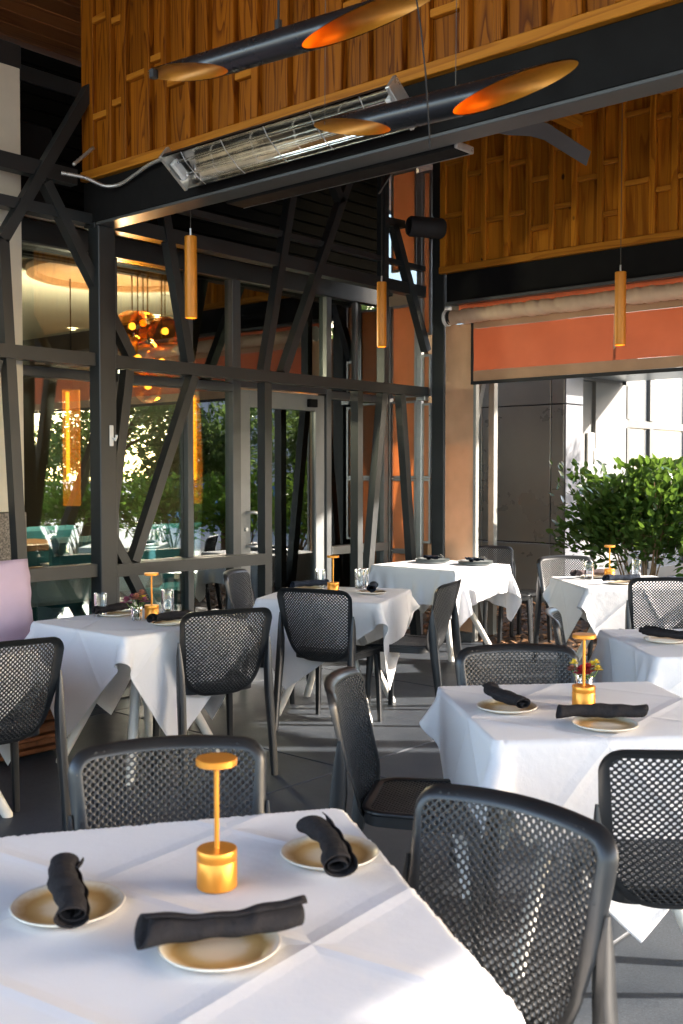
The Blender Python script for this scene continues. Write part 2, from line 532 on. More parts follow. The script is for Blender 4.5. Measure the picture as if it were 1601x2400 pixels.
    def build(self, name, mat, parent=None, smooth=None, loc=None):
        return link(name, self.mesh(name, mat, smooth), parent, loc)


def link(name, me, parent=None, loc=None):
    o = bpy.data.objects.new(name, me)
    col.objects.link(o)
    if parent is not None:
        o.parent = parent
    if loc is not None:
        o.location = loc
    return o


def tag(o, label=None, cat=None, group=None, kind=None):
    if label: o['label'] = label
    if cat: o['category'] = cat
    if group: o['group'] = group
    if kind: o['kind'] = kind
    return o


def thing(name, loc, label, cat, group=None, rz=0.0):
    o = bpy.data.objects.new(name, None)
    o.empty_display_size = 0.1
    col.objects.link(o)
    o.location = loc
    o.rotation_euler = (0, 0, R(rz))
    return tag(o, label, cat, group, 'thing')


def copy_tree(o, parent=None):
    c = o.copy()
    col.objects.link(c)
    c.parent = parent
    for ch in list(o.children):
        copy_tree(ch, c)
    return c


rng = random.Random(7)


def bx(name, mat, parent, x0, x1, y0, y1, z0, z1, bev=0.004):
    return MB().box(x0, x1, y0, y1, z0, z1, bev).build(name, mat, parent)


# ================================================================== GROUND AND FLOOR
g = MB().add([(-150, -150, -0.06), (150, -150, -0.06), (150, 150, -0.06), (-150, 150, -0.06)], [(0, 1, 2, 3)]).build('ground', 'pale_paving')
tag(g, kind='structure')
plain('joint_grey', (0.17, 0.17, 0.17), 0.9, 0.0, 0.3, 12)
fl = bx('floor', 'joint_grey', None, -3.5, 7.99, -3.5, 6.55, -0.05, -0.006, 0)
tag(fl, kind='structure')
XS = [-3.5, -1.89, 0.11, 2.11, 4.11, 6.11, 7.985]
YS = [-3.5, -2.4, -0.4, 1.6, 3.6, 5.6, 6.54]
for i in range(len(XS) - 1):
    for j in range(len(YS) - 1):
        o = bx('slab', 'slab_concrete', fl, 0, XS[i + 1] - XS[i] - .011, 0, YS[j + 1] - YS[j] - .011, -0.012, 0.0, 0.003)
        o.location = (XS[i] + .004, YS[j] + .004, -0.0008 * rng.random())
bed = bx('soil_bed', 'soil', None, 8.0, 12.6, -8, 9.0, -0.058, -0.02, 0)
tag(bed, kind='structure')

# ================================================================== STEEL FRAME
YL = 5.985   # plane of the lattice of steel braces in front of the window wall


def column(x0, x1, y0, y1, top, label):
    t = thing('steel_column', ((x0 + x1) / 2, (y0 + y1) / 2, 0), label, 'column')
    hx, hy = (x1 - x0) / 2, (y1 - y0) / 2
    bx('shaft', 'steel_dark', t, -hx, hx, -hy, hy, 0.012, top, 0.006)
    bx('base_plate', 'steel_dark', t, -hx - .05, hx + .05, -hy - .05, hy + .05, 0, 0.012, 0.002)
    return t


colL = column(4.252, 4.388, 5.90, 6.02, 3.16, 'near dark steel column rising beside the lilac bench, white hook on it')
colR = column(7.925, 8.045, 5.765, 5.905, 4.74, 'far dark steel column at the corner beside the tan panel')
colA = column(7.925, 8.045, -.30, -.18, 3.07, 'dark steel post carrying the side beam beyond the right edge')
colB = column(7.925, 8.045, -3.02, -2.90, 4.74, 'dark steel post at the garden corner behind the viewer')
colC = column(4.252, 4.388, -3.02, -2.90, 3.16, 'dark steel post under the big beam on the garden side')

# big beam (a channel) and the side beam
t = thing('steel_beam', (4.25, 1.5, 3.17), 'big dark steel beam below the near pine panel wall', 'beam')
bx('web', 'steel_black', t, 0.0, 0.09, -4.6, 4.56, 0.012, 0.285, 0.004)
bx('bottom_flange', 'frame_grey', t, -0.005, 0.15, -4.6, 4.42, -0.008, 0.010, 0.003)  # paler than the web: sky light on the underside put into the colour
bx('end_bracket', 'steel_dark', t, -0.01, 0.14, 4.43, 4.55, -0.02, 0.010, 0.003)
t = thing('steel_beam', (7.925, 1.5, 3.07), 'dark steel beam above the orange roller shade', 'beam')
bx('web', 'steel_black', t, 0.0, 0.12, -4.6, 4.24, 0.0, 0.255, 0.004)
bx('bottom_flange', 'frame_grey', t, -0.012, 0.13, -4.6, 4.235, -0.022, -0.002, 0.003)  # sky light put into the colour here too, paler than its web
t = thing('steel_beam', (2.2, -2.98, 3.04), 'unseen dark steel beam added behind the viewer to shape the sun', 'beam')  # added out of view; its height sets where sun reaches the near table
bx('web', 'steel_black', t, -5.6, 5.70, -0.06, 0.06, 0.0, 0.26, 0.004)
bx('bottom_flange', 'steel_dark', t, -5.6, 5.70, -0.075, 0.075, -0.02, -0.002, 0.003)

# lattice of braces and rails in the plane YL
t = thing('brace_lattice', (5.9, YL, 0), 'lattice of slanted dark steel braces standing before the window wall', 'lattice')


def member(name, x0, z0, x1, z1, w=0.075, d=0.075, dy=0.0):
    k = 1.011
    x0, x1 = (x if abs(x - 4.25) < .01 or abs(x - 4.39) < .01 or x > 7.9 else x * k for x in (x0, x1))
    z0, z1 = (max(0.0, 1.53 + (z - 1.53) * k) if z > 0 else 0.0 for z in (z0, z1))
    return MB().bar((x0 - 5.9, dy, z0), (x1 - 5.9, dy, z1), w, d).build(name, 'steel_dark', t)


member('rail', 2.4, 2.275, 4.250, 2.272, 0.085, 0.10)
member('rail', 4.39, 2.270, 7.92, 2.262, 0.085, 0.10)
member('rail', 2.4, 0.885, 4.250, 0.882, 0.085, 0.10)
member('rail', 4.39, 0.868, 5.755, 0.862, 0.085, 0.10)
member('rail', 4.39, 3.195, 7.92, 3.170, 0.10, 0.10, 0.03)
member('rail', 4.39, 3.40, 7.92, 3.380, 0.045, 0.06, 0.02)
member('rail', 2.4, 3.195, 4.250, 3.190, 0.07, 0.10, 0.03)
member('rail', 2.4, 3.45, 4.10, 3.44, 0.10, 0.08, 0.03)
for (a, b_, c, d) in [(4.215, 4.05, 3.55, 2.95), (3.86, 3.36, 4.515, 2.32), (3.55, 2.95, 3.70, 0.0), (4.49, 2.22, 4.33, 1.12),
                      (4.33, 1.12, 4.98, 0.0), (5.07, 2.22, 4.53, 0.92), (4.80, 3.40, 5.03, 2.32), (6.10, 3.75, 5.78, 2.31),
                      (6.86, 4.15, 5.99, 2.31), (6.50, 4.02, 6.68, 3.76), (7.225, 2.22, 6.95, 0.0), (7.478, 2.22, 7.72, 0.0),
                      (7.37, 3.70, 7.86, 2.64), (7.25, 3.71, 7.50, 3.72), (3.3, 2.95, 2.75, 4.0), (3.5, 2.22, 3.1, 0.9)]:
    member('brace', a, b_, c, d, 0.068, 0.075)
member('post', 5.795, 2.22, 5.793, 0.0, 0.075, 0.085)
member('post', 6.886, 2.22, 6.886, 0.0, 0.066, 0.085)
member('post', 7.235, 4.70, 7.235, 2.31, 0.062, 0.085)
o = MB().box(7.86 - 5.9, 7.922 - 5.9, -.05, .05, 2.19, 2.24, .003).build('bracket', 'aluminium', t)

# ================================================================== PINE PANEL WALLS (along Y)


def pine_wall(x, ya, yb, z0, z1, mat, label, seed, first_stile=0.0, trim_h=0.06, wmin=.11, wmax=.25, bat=.045, dz=(.38, .62)):
    """board and batten wall in the plane x, facing -X; every board, batten and cross batten is a piece"""
    rg = random.Random(seed)
    w = thing('pine_wall', (x, (ya + yb) / 2, z0), label, 'wall')
    yc = (ya + yb) / 2
    bx('backing', 'pine_trim', w, .03, .07, ya - yc, yb - yc, 0.0, z1 - z0, 0.002)

    def piece(name, y0, y1, za, zb, proud, m, horiz=False):
        # built so that the grain runs along the piece's own Z
        if horiz:
            L, H = y1 - y0, zb - za
            o = MB().box(-proud, .028, -H / 2, H / 2, -L / 2, L / 2, .004).build(name, m, w)
            o.rotation_euler = (R(90), 0, 0)
            o.location = (0, (y0 + y1) / 2 - yc, (za + zb) / 2 - z0)
        else:
            L, W = zb - za, y1 - y0
            o = MB().box(-proud, .028, -W / 2, W / 2, -L / 2, L / 2, .004).build(name, m, w)
            o.location = (0, (y0 + y1) / 2 - yc, (za + zb) / 2 - z0)
        return o

    piece('trim_board', ya, yb, z0, z0 + trim_h, .042, 'pine_trim', True)
    y = yb
    if first_stile:
        piece('end_board', y - first_stile, y, z0 + trim_h + .002, z1, .026, mat)
        y -= first_stile
    odd = 0
    while y > ya + wmin:
        cw = rg.uniform(wmin, (wmin + wmax) / 2) if odd % 2 else rg.uniform((wmin + wmax) / 2, wmax)
        odd += 1
        y0 = max(y - cw, ya)
        z = z0 + trim_h + .002
        first = True
        while z < z1 - .02:
            h = rg.uniform(*dz) * (rg.uniform(.3, 1) if first else 1)
            first = False
            zt = min(z + h, z1)
            piece('board', y0 + .001, y - .001, z, zt, 0.0, mat)
            if zt < z1 - .06:
                piece('cross_batten', y0 + .002, y - .002, zt + .001, zt + .041, .032, 'pine_trim', True)
                zt += .042
            z = zt
        if y0 - bat > ya:
            piece('batten', y0 - bat, y0, z0 + trim_h + .002, z1, .036 + .003 * (odd % 2), mat)
        y = y0 - bat
    return w


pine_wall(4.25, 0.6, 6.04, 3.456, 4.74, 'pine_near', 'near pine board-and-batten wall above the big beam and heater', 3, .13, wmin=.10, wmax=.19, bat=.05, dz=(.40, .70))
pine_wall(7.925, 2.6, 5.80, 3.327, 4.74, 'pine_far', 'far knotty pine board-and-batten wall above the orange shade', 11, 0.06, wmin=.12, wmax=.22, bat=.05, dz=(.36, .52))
pw = thing('pine_wall', (4.27, -1.2, 3.456), 'plain pine wall above the big beam, behind the viewer', 'wall')
bx('backing', 'pine_trim', pw, 0, .05, -1.8, 1.795, 0, 1.28)
pw = thing('pine_wall', (7.95, -0.2, 3.327), 'plain pine wall above the side beam, beyond the right edge', 'wall')
bx('backing', 'pine_trim', pw, 0, .05, -2.8, 2.795, 0, 1.41)
pw = thing('pine_wall', (2.2, -2.98, 3.302), 'unseen pine wall added above the garden side beam to block sun', 'wall')  # added out of view, closes the space above the beam against the sun
bx('backing', 'pine_trim', pw, -5.6, 5.7, -.03, .03, 0, 1.43)

# wooden purlins under the roof, running along X to the far pine wall
for (y, z, lab) in [(4.42, 4.33, 'pine purlin under the ceiling just right of the fan blade'), (3.62, 4.42, 'pine purlin under the ceiling at the right picture edge')]:
    p = thing('purlin', (7.4, y, z), lab, 'beam')
    o = MB().box(-.045, .045, -.06, .06, -.5, .5, .006).build('timber', 'pine_trim', p)
    o.rotation_euler = (0, R(90), 0)
    o.location = (0, 0, .06)
p = thing('ridge_trim', (7.05, 3.6, 4.36), 'thin pine trim board below the ceiling at upper right', 'trim')
o = MB().box(-.03, .03, -.04, .04, -1.2, 1.2, .004).build('timber', 'pine_trim', p)
o.rotation_euler = (R(90), 0, R(8))

# ceiling of planks along X
ce = bx('ceiling', 'steel_black', None, -3.5, 12.4, -3.6, 8.6, 4.80, 4.88, 0)
tag(ce, kind='structure')
# planks turned so the grain follows their length
pm = MB().box(-.098, 0.098, -.011, .011, -7.94, 7.94, .004).mesh('plank', 'ceiling_wood')
for k in range(60):
    y = -3.5 + k * .2
    o = link('plank', pm, ce, (4.45, y, 4.785))
    o.rotation_euler = (R(90), 0, R(90))

# ================================================================== WINDOW WALL OF THE RESTAURANT
YG = 6.45
st = thing('window_wall', (5.6, YG, 0), 'dark framed glass window wall of the dining room behind the braces', 'window wall')


def fr(name, x0, x1, z0, z1, d0=-.05, d1=.06, m='frame_grey'):
    return MB().box(x0 - 5.6, x1 - 5.6, d0, d1, z0, z1, .004).build(name, m, st)


fr('transom', 2.0, 5.995, 2.185, 2.255)
fr('transom', 7.035, 7.90, 2.185, 2.255)
fr('transom', 5.995, 7.035, 2.225, 2.275)
fr('head', 2.0, 7.90, 3.09, 3.24, -.055, .07, 'steel_dark')
fr('sill', 2.0, 5.905, 0.79, 0.865, -.06, .06)
fr('sill', 7.10, 7.90, 0.79, 0.865, -.06, .06, 'aluminium_white')
fr('bottom_rail', 2.0, 5.995, 0.002, 0.12)
fr('bottom_rail', 7.035, 7.90, 0.002, 0.12)
for x in (2.9, 3.95, 5.46):
    fr('mullion', x - .03, x + .03, .122, 3.088)
fr('mullion', 4.72, 4.775, .122, 3.088)
fr('mullion', 5.905, 5.995, .122, 3.088, -.052, .062)
fr('mullion', 7.035, 7.10, .122, 3.088, -.052, .062)
fr('mullion', 7.45, 7.49, .122, 3.088, -.03, .05)
fr('mullion', 7.84, 7.90, .122, 3.088, -.052, .062, 'aluminium_white')
XM = [2.0, 2.9, 3.95, 4.7475, 5.46, 5.95]
for a, b_ in zip(XM[:-1], XM[1:]):
    for z0, z1 in ((.12, .79), (.865, 2.185), (2.255, 3.09)):
        MB().box(a + .03 - 5.6, b_ - .03 - 5.6, -.004, .004, z0, z1).build('pane', 'glass', st)
for a, b_ in ((7.10, 7.45), (7.49, 7.84)):
    for z0, z1 in ((.12, .79), (.865, 2.185), (2.255, 3.09)):
        MB().box(a - 5.6, b_ - 5.6, -.004, .004, z0, z1).build('pane', 'glass', st)
MB().box(5.995 - 5.6, 7.035 - 5.6, -.004, .004, 2.275, 3.09).build('pane', 'glass', st)
# door
dr = thing('glass_door', (6.51, YG, 0), 'glass door with grey frame and silver pull handle', 'door')


def dp(name, x0, x1, z0, z1, d0=-.03, d1=.03, m='door_grey', parent=dr, bev=.004):
    return MB().box(x0 - 6.51, x1 - 6.51, d0, d1, z0, z1, bev).build(name, m, parent)


dp('stile', 6.0, 6.12, .02, 2.21)
dp('stile', 6.915, 7.03, .02, 2.21)
dp('top_rail', 6.12, 6.915, 2.07, 2.21)
dp('bottom_rail', 6.12, 6.915, .02, .27)
dp('pane', 6.12, 6.915, .27, 2.07, -.004, .004, 'glass', bev=0)
dp('closer', 6.80, 6.90, 2.10, 2.17, -.07, -.031, 'steel_black')
dp('push_bar', 6.14, 6.90, 1.10, 1.135, .05, .08, 'aluminium')
h = MB().tube([(-.43, -.032, 1.20), (-.43, -.085, 1.20), (-.41, -.10, 1.20), (-.37, -.10, 1.19), (-.36, -.10, 1.17), (-.36, -.10, .95), (-.37, -.10, .93), (-.41, -.10, .92), (-.43, -.085, .92), (-.43, -.032, .92)], .0135, 10).build('pull_handle', 'aluminium', dr, 50)
o = MB().lathe([(0, .012), (.016, .012), (.018, 0), (.018, -.01)], 16).build('lock', 'aluminium', dr, 40)
o.rotation_euler = (R(90), 0, 0); o.location = (-.445, -.032, 1.06)

# upper dark wall behind, above the glass: slatted siding
up = thing('siding_wall', (5.5, 7.3, 3.2), 'dark slatted siding high above the window wall', 'wall')
bx('backing', 'dark_siding', up, -4.5, 3.5, .02, .10, 0, 1.56, 0)
sl = MB().box(-4.5, 3.5, -.012, .018, -.05, .05, .006).mesh('slat', 'dark_siding')
for k in range(14):
    link('slat', sl, up, (0, 0, .06 + k * .112))
bx('ledge', 'dark_siding', up, -4.5, 2.6, -.80, -.015, .03, .06)
bx('fascia', 'steel_dark', up, -4.5, 2.6, -.05, -.013, 1.30, 1.42)
bx('duct', 'steel_black', up, -3.2, -1.15, -.75, -.30, .12, .75, .02)

# cream pilaster and granite foot at the far left
pi = thing('pilaster', (3.1, 6.32, 0), 'cream stucco pilaster with granite foot behind the lilac cushion', 'wall')
bx('stucco', 'cream_wall', pi, -1.2, .78, -.10, .08, 1.272, 4.15)
bx('granite_foot', 'granite', pi, -1.2, .785, -.115, .08, 0.0, 1.268)
bx('joint_band', 'steel_dark', pi, -1.2, .79, -.10, .09, 4.152, 4.30)

# amber acrylic screens between window wall and corner column (plane x = 7.95)
am = thing('amber_screen', (7.96, 6.17, 0), 'amber acrylic screen in aluminium frame beside the corner column', 'screen')


def ap(y0, y1, z0, z1):
    y0 -= 6.17; y1 -= 6.17
    f = MB()
    for (a, b_, c, d) in ((y0, y0 + .02, z0, z1), (y1 - .02, y1, z0, z1), (y0 + .02, y1 - .02, z0, z0 + .02), (y0 + .02, y1 - .02, z1 - .02, z1)):
        f.box(-.018, .018, a, b_, c, d)
    f = f.build('screen_frame', 'aluminium', am)
    MB().box(-.004, .004, y0 + .02, y1 - .02, z0 + .02, z1 - .02).build('panel', 'amber_panel', f)


for (z0, z1) in ((.05, .78), (.785, 1.47), (1.475, 2.20), (2.235, 3.10), (3.42, 4.35)):
    ap(6.10, 6.40, z0, z1)
for (z0, z1) in ((.87, 1.47), (1.475, 2.17), (2.235, 2.62), (2.80, 4.30)):
    ap(5.93, 6.03, z0, z1)
bx('post', 'aluminium', am, -.02, .02, -.135, -.075, .01, 4.30, .003)
bx('post', 'aluminium_white', am, -.03, .03, .235, .30, .01, 3.1, .003)

# tall tan panel between column and opening
tp = thing('tan_panel', (7.945, 5.59, 0), 'tall tan panel with white edge beside the corner column', 'panel')
bx('face', 'tan_panel', tp, -.012, .012, -.145, .165, .09, 2.86, .003)
bx('edge_trim', 'aluminium_white', tp, -.022, .03, -.178, -.147, .012, 2.86, .003)
bx('foot_bracket', 'frame_grey', tp, -.03, .03, -.145, .165, .0, .085, .004)

# roller shade in the opening (plane x ~ 7.8)
rs = thing('roller_shade', (7.80, 3.2, 0), 'half lowered orange and tan vinyl roller shade with rolled top', 'shade')
seg, nr = 340, 20
vs, fs = [], []
for i in range(seg + 1):
    y = 5.60 + (-.05 - 5.60) * i / seg
    for k in range(nr):
        a = 2 * math.pi * k / nr
        wr = .0045 * math.sin(a * 2.0 + y * 47) * (.5 + .5 * math.sin(y * 7)) + .003 * math.sin(a * 3 + y * 91 + 1.3 * math.sin(y * 5)) + .003 * math.sin(y * 19)
        r = .064 + wr
        vs.append((math.cos(a) * r, y - 3.2, 2.905 + math.sin(a) * r))
for i in range(seg):
    for k in range(nr):
        a, b_ = i * nr + k, i * nr + (k + 1) % nr
        fs.append((a, b_, b_ + nr, a + nr))
MB().add(vs, fs).build('roll', 'vinyl_tan', rs, 180)
bx('head_rail', 'frame_grey', rs, -.02, .06, -3.3, 2.45, 3.015, 3.045)
o = MB().lathe([(0, 0), (.071, 0), (.074, .008), (.074, .03), (.03, .032), (0, .032)], 24).build('end_bracket', 'plastic_white', rs, 40)
o.rotation_euler = (R(-90), 0, 0); o.location = (0, 2.42, 2.905)
o = MB().lathe([(.058, 0), (.064, .0), (.064, .04), (.058, .04)], 24).build('end_cap', 'rubber_black', rs, 40)
o.rotation_euler = (R(-90), 0, 0); o.location = (0, 2.385, 2.905)


def sheet(y0, y1, z0, z1, x, nx, nz, amp, seed):
    vs, fs = [], []
    for j in range(nz + 1):
        for i in range(nx + 1):
            y = y0 + (y1 - y0) * i / nx
            z = z0 + (z1 - z0) * j / nz
            d = amp * (math.sin(y * 5.1 + z * 9 + seed) + .6 * math.sin(y * 11 - z * 14 + seed * 2) + .5 * math.sin(y * 2.2 + seed))
            vs.append((x + d, y - 3.2, z))
    for j in range(nz):
        for i in range(nx):
            a = j * (nx + 1) + i
            fs.append((a, a + 1, a + nx + 2, a + nx + 1))
    return MB().add(vs, fs)


sheet(-.1, 5.40, 2.795, 2.90, .062, 90, 4, .003, 1).build('fabric', 'shade_tan', rs, 180)
sheet(-.1, 5.40, 2.425, 2.794, .062, 90, 10, .004, 1).build('window_band', 'shade_orange', rs, 180)
sheet(-.1, 5.40, 2.335, 2.424, .060, 90, 6, .005, 4).build('hem', 'shade_tan', rs, 180)
bx('seam', 'vinyl_tan', rs, .060, .066, .83, .85, 2.425, 2.79, 0)
bx('hem_bar', 'rubber_black', rs, .045, .08, -3.3, 2.22, 2.305, 2.333, .004)
bx('brush_seal', 'rubber_black', rs, .07, .095, 2.205, 2.235, 2.335, 2.86, .003)
sheet(-.1, 5.6, 2.93, 3.046, .118, 40, 2, .001, 2).build('valance', 'shade_orange', rs, 180)
rs2 = thing('roller_shade', (7.86, -1.65, 0), 'unseen lowered tan shade added beyond the right edge to block sun', 'shade')  # added out of view to keep sun off part of the floor
MB().box(-.004, .004, -1.22, 1.3, .4, 2.95).build('fabric', 'vinyl_tan', rs2)
MB().tube([(0, -1.22, 2.97), (0, 1.3, 2.97)], .07, 16).build('roll', 'vinyl_tan', rs2, 50)

# ================================================================== LIGHTS AND HEATERS OVERHEAD


def heater(name, x, y, z, L, label, tilt, parts=True):
    h = thing(name, (x, y, z), label, 'heater')
    h.rotation_euler = (0, R(tilt), 0)
    n = 14
    vs, fs = [], []
    # trough: open below, mirror inside
    for i, yy in enumerate((-L / 2, L / 2)):
        for k in range(n + 1):
            a = math.pi * k / n
            vs.append((-.115 * math.cos(a), yy, .075 * math.sin(a) ** .7))
    for k in range(n):
        fs.append((k, k + 1, n + 1 + k + 1, n + 1 + k))
    MB().add(vs, fs).build('reflector', 'heater_mirror', h, 60)
    vs2 = [(v[0] * 1.06, v[1], v[2] * 1.08 + .002) for v in vs]
    MB().add(vs2, fs).build('housing', 'steel_dark', h, 60)
    for s in (-1, 1):
        e = MB().box(-.125, .125, s * (L / 2 + .012) - .012, s * (L / 2 + .012) + .012, -.006, .088, .003).build('end_plate', 'heater_plate', h)
        MB().box(-.06, .06, s * (L / 2 - .03) - .016, s * (L / 2 - .03) + .016, .0, .05, .003).build('lamp_holder', 'plastic_white', h)
    for xx in (-.045, .045):
        MB().tube([(xx, -L / 2 + .05, .03), (xx, L / 2 - .05, .03)], .010, 10).build('quartz_tube', 'tumbler_glass', h, 60)
    for k in range(5):
        yy = -L / 2 + L * (k + .5) / 5
        MB().tube([(-.118, yy, 0), (-.06, yy, -.016), (.06, yy, -.016), (.118, yy, 0)], .003, 6).build('guard_wire', 'heater_wire', h)
    for yy in (-L * .33, L * .36):
        MB().bar((.0, yy, .085), (.0, yy, .15), .03, .006).build('bracket', 'steel_black', h)
    return h


heater('patio_heater', 4.06, 4.06, 3.27, 1.66, 'long silver infrared heater with wire guard hung on the big beam', 38)
hb = thing('patio_heater', (4.49, 3.93, 3.148), 'closed black heater trough behind the big beam', 'heater')
MB().box(-.085, .06, -.78, .90, .0, .022, .006).build('housing', 'steel_black', hb)
MB().box(.061, .066, -.78, .90, .0, .010).build('lip', 'aluminium', hb)
MB().box(-.085, .066, -.80, -.782, -.002, .035, .004).build('end_plate', 'heater_plate', hb)

# ribbed conduit feeding the heater
cd = MB()
ctrl = [(3.93, 5.84, 3.42), (4.05, 5.76, 3.40), (4.16, 5.70, 3.36), (4.21, 5.60, 3.365), (4.21, 5.44, 3.40), (4.20, 5.28, 3.43), (4.17, 5.10, 3.42), (4.12, 4.95, 3.37)]
pts = []
for i in range(len(ctrl) - 1):
    p0 = Vector(ctrl[max(i - 1, 0)]); p1 = Vector(ctrl[i]); p2 = Vector(ctrl[i + 1]); p3 = Vector(ctrl[min(i + 2, len(ctrl) - 1)])
    for k in range(22):
        u = k / 22
        pts.append(.5 * ((2 * p1) + (p2 - p0) * u + (2 * p0 - 5 * p1 + 4 * p2 - p3) * u * u + (3 * p1 - p0 - 3 * p2 + p3) * u ** 3))
cd.tube(pts, [.013 if i % 2 else .0105 for i in range(len(pts))], 8)
tag(cd.build('conduit', 'heater_plate', None, 180), 'ribbed metal conduit looping from the braces to the heater', 'conduit')
b_ = thing('brace_conduit', (4.1, 5.88, 3.52), 'short ribbed metal conduit stub behind the near pine wall', 'conduit')
pts = [(-.06 + .012 * k, -.01, -.02 + .011 * k) for k in range(14)]
MB().tube(pts, [.013 if i % 2 else .0105 for i in range(14)], 8).build('hose', 'heater_plate', b_, 180)


def tube_light(x, y0, y1, z0, z1, c0, c1, rad, label, group='black tube pendants'):
    """black tube along Y, both ends cut on the slant, gold inside; c0, c1 = lengths of the two cuts"""
    yc = (y0 + y1) / 2
    zc = (z0 + z1) / 2
    t = thing('tube_pendant', (x, yc, zc), label, 'pendant lamp', group)
    L = y1 - y0
    n, m = 36, 24
    th_c = math.atan2(-.90, -.43)     # direction the cuts open towards (down, and to the -X side)

    def shell(r, flip):
        vs, fs = [], []
        for k in range(n):
            a = 2 * math.pi * k / n
            op = (1 + math.cos(a - th_c)) / 2          # 1 on the open side
            ya = -L / 2 + c0 * op
            yb = L / 2 - c1 * op
            for j in range(m + 1):
                yy = ya + (yb - ya) * j / m
                vs.append((r * math.cos(a), yy, r * math.sin(a) + (z1 - z0) * (yy / L)))
        for k in range(n):
            for j in range(m):
                a0, a1 = k * (m + 1) + j, ((k + 1) % n) * (m + 1) + j
                q = (a0, a1, a1 + 1, a0 + 1)
                fs.append(q[::-1] if flip else q)
        return MB().add(vs, fs)
    shell(rad, True).build('tube', 'tube_black', t, 180)
    ln = shell(rad - .003, False).build('liner', 'tube_gold', t, 180)
    for s, c in ((-1, c0), (1, c1)):
        yy = s * (L / 2 - c + .02)
        MB().box(-.016, .016, yy - .035, yy + .035, rad * .55, rad * .62).build('led', 'tube_glow', ln)
        MB().box(-.03, .03, yy - s * .09 - .01, yy - s * .09 + .01, -rad * .55, rad * .6).build('led_plate', 'tube_glow', ln)
    return t


t1 = tube_light(2.50, 1.83, 3.18, 2.885, 2.955, .53, .47, .046, 'upper left black tube pendant with slanted gold ends')
MB().tube([(0, -.02, .045), (0.02, -.02, 1.86)], .004, 6).build('cable', 'rubber_black', t1)
MB().tube([(0, -.02, .03), (0, -.02, .075)], .012, 10).build('cable_grip', 'rubber_black', t1)
MB().tube([(0, .62, .045), (0.0, .62, .075)], .016, 8).build('cable_grip', 'rubber_black', t1)
MB().tube([(.0, -.58, .0), (.02, -.585, -.10), (.05, -.58, -.22), (.10, -.56, -.42)], .0025, 6).build('loose_wire', 'rubber_black', t1)
t2 = tube_light(2.75, 1.545, 2.575, 2.665, 2.70, .41, .37, .046, 'lower right black tube pendant with slanted gold ends')
MB().tube([(0, .45, .045), (0.02, .45, 2.08)], .0012, 5).build('cable', 'cable', t2)
MB().tube([(0, -.10, .045), (0.02, -.10, 2.08)], .0012, 5).build('cable', 'cable', t2)


def gold_pendant(x, y, zb, label):
    t = thing('cylinder_pendant', (x, y, zb), label, 'pendant lamp', 'gold cylinder pendants')
    r, L = .040, .525
    MB().lathe([(.030, .012), (.034, 0), (r - .001, 0), (r, .003), (r, L - .003), (r - .003, L), (0, L)], 32).build('body', 'pendant_gold', t, 40)
    MB().lathe([(0, .011), (.031, .011)], 24).build('diffuser', 'lamp_warm', t)
    MB().tube([(0, 0, L), (0, 0, 4.77 - zb)], .0022, 6).build('cable', 'cable', t)
    MB().tube([(0, 0, L), (0, 0, L + .05)], .007, 8).build('cable_gland', 'aluminium', t)
    return t


gold_pendant(4.56, 5.335, 2.528, 'gold cylinder pendant hanging nearest the dark column')
gold_pendant(6.766, 5.549, 2.552, 'gold cylinder pendant hanging beside the amber screens')
gold_pendant(7.128, 3.623, 2.447, 'gold cylinder pendant hanging before the orange shade')

# ceiling fan, mostly hidden behind the big beam
fa = thing('ceiling_fan', (6.20, 4.43, 4.05), 'dark ceiling fan with one bent blade showing below the big beam', 'fan')
MB().tube([(0, 0, .05), (0, 0, .70)], .016, 10).build('downrod', 'steel_dark', fa, 40)
MB().lathe([(0, -.10), (.07, -.09), (.11, -.04), (.11, .04), (.05, .08), (0, .08)], 28).build('motor', 'steel_dark', fa, 50)
FC = Vector((6.20, 4.43, 4.05))
bl = [(Vector((6.30, 4.32, 3.98)), .03), (Vector((6.46, 4.15, 3.955)), .055), (Vector((6.58, 4.02, 3.95)), .058), (Vector((6.64, 3.95, 3.92)), .055), (Vector((6.84, 3.73, 3.735)), .050)]
for k in range(3):
    rot = Matrix.Rotation(R(120 * k), 3, 'Z')
    vs, fs = [], []
    for (p, w) in bl:
        s_ = Vector((-.15, -.42, .85)).normalized()
        n_ = Vector((-.78, -.50, -.38)).normalized()
        for (sg, zz) in ((-1, -.005), (1, -.005), (1, .005), (-1, .005)):
            vs.append(rot @ (p - FC + s_ * (sg * w) + n_ * zz))
    for i in range(len(bl) - 1):
        for q in range(4):
            fs.append((i * 4 + q, i * 4 + (q + 1) % 4, i * 4 + 4 + (q + 1) % 4, i * 4 + 4 + q))
    fs += [(0, 3, 2, 1), (16, 17, 18, 19)]
    MB().add(vs, fs).build('blade', 'fan_blade', fa, 40)

# black speaker by the corner column
sp = thing('speaker', (7.50, 5.66, 3.66), 'black cylindrical speaker mounted high on the corner column', 'speaker')
o = MB().lathe([(0, -.17), (.075, -.17), (.088, -.15), (.088, .14), (.075, .16), (.055, .14), (0, .13)], 32).build('body', 'rubber_black', sp, 40)
o.rotation_euler = (0, R(90), R(180 - 30)); o.location = (0, 0, 0)
o = MB().bar((.05, .02, 0), (.36, .20, 0), .03, .03, (0, 0, 1)).build('bracket', 'steel_black', sp)

# adhesive hook on the column
hk = thing('wall_hook', (4.338, 5.897, 1.78), 'small white plastic hook on the near dark column', 'hook')
MB().box(-.016, .016, -.008, .0, -.075, .065, .004).build('plate', 'plastic_white', hk)
MB().tube([(0.008, -.008, -.02), (.012, -.03, -.035), (.014, -.04, -.015), (.014, -.04, .0)], .008, 8).build('hook', 'plastic_white', hk, 60)

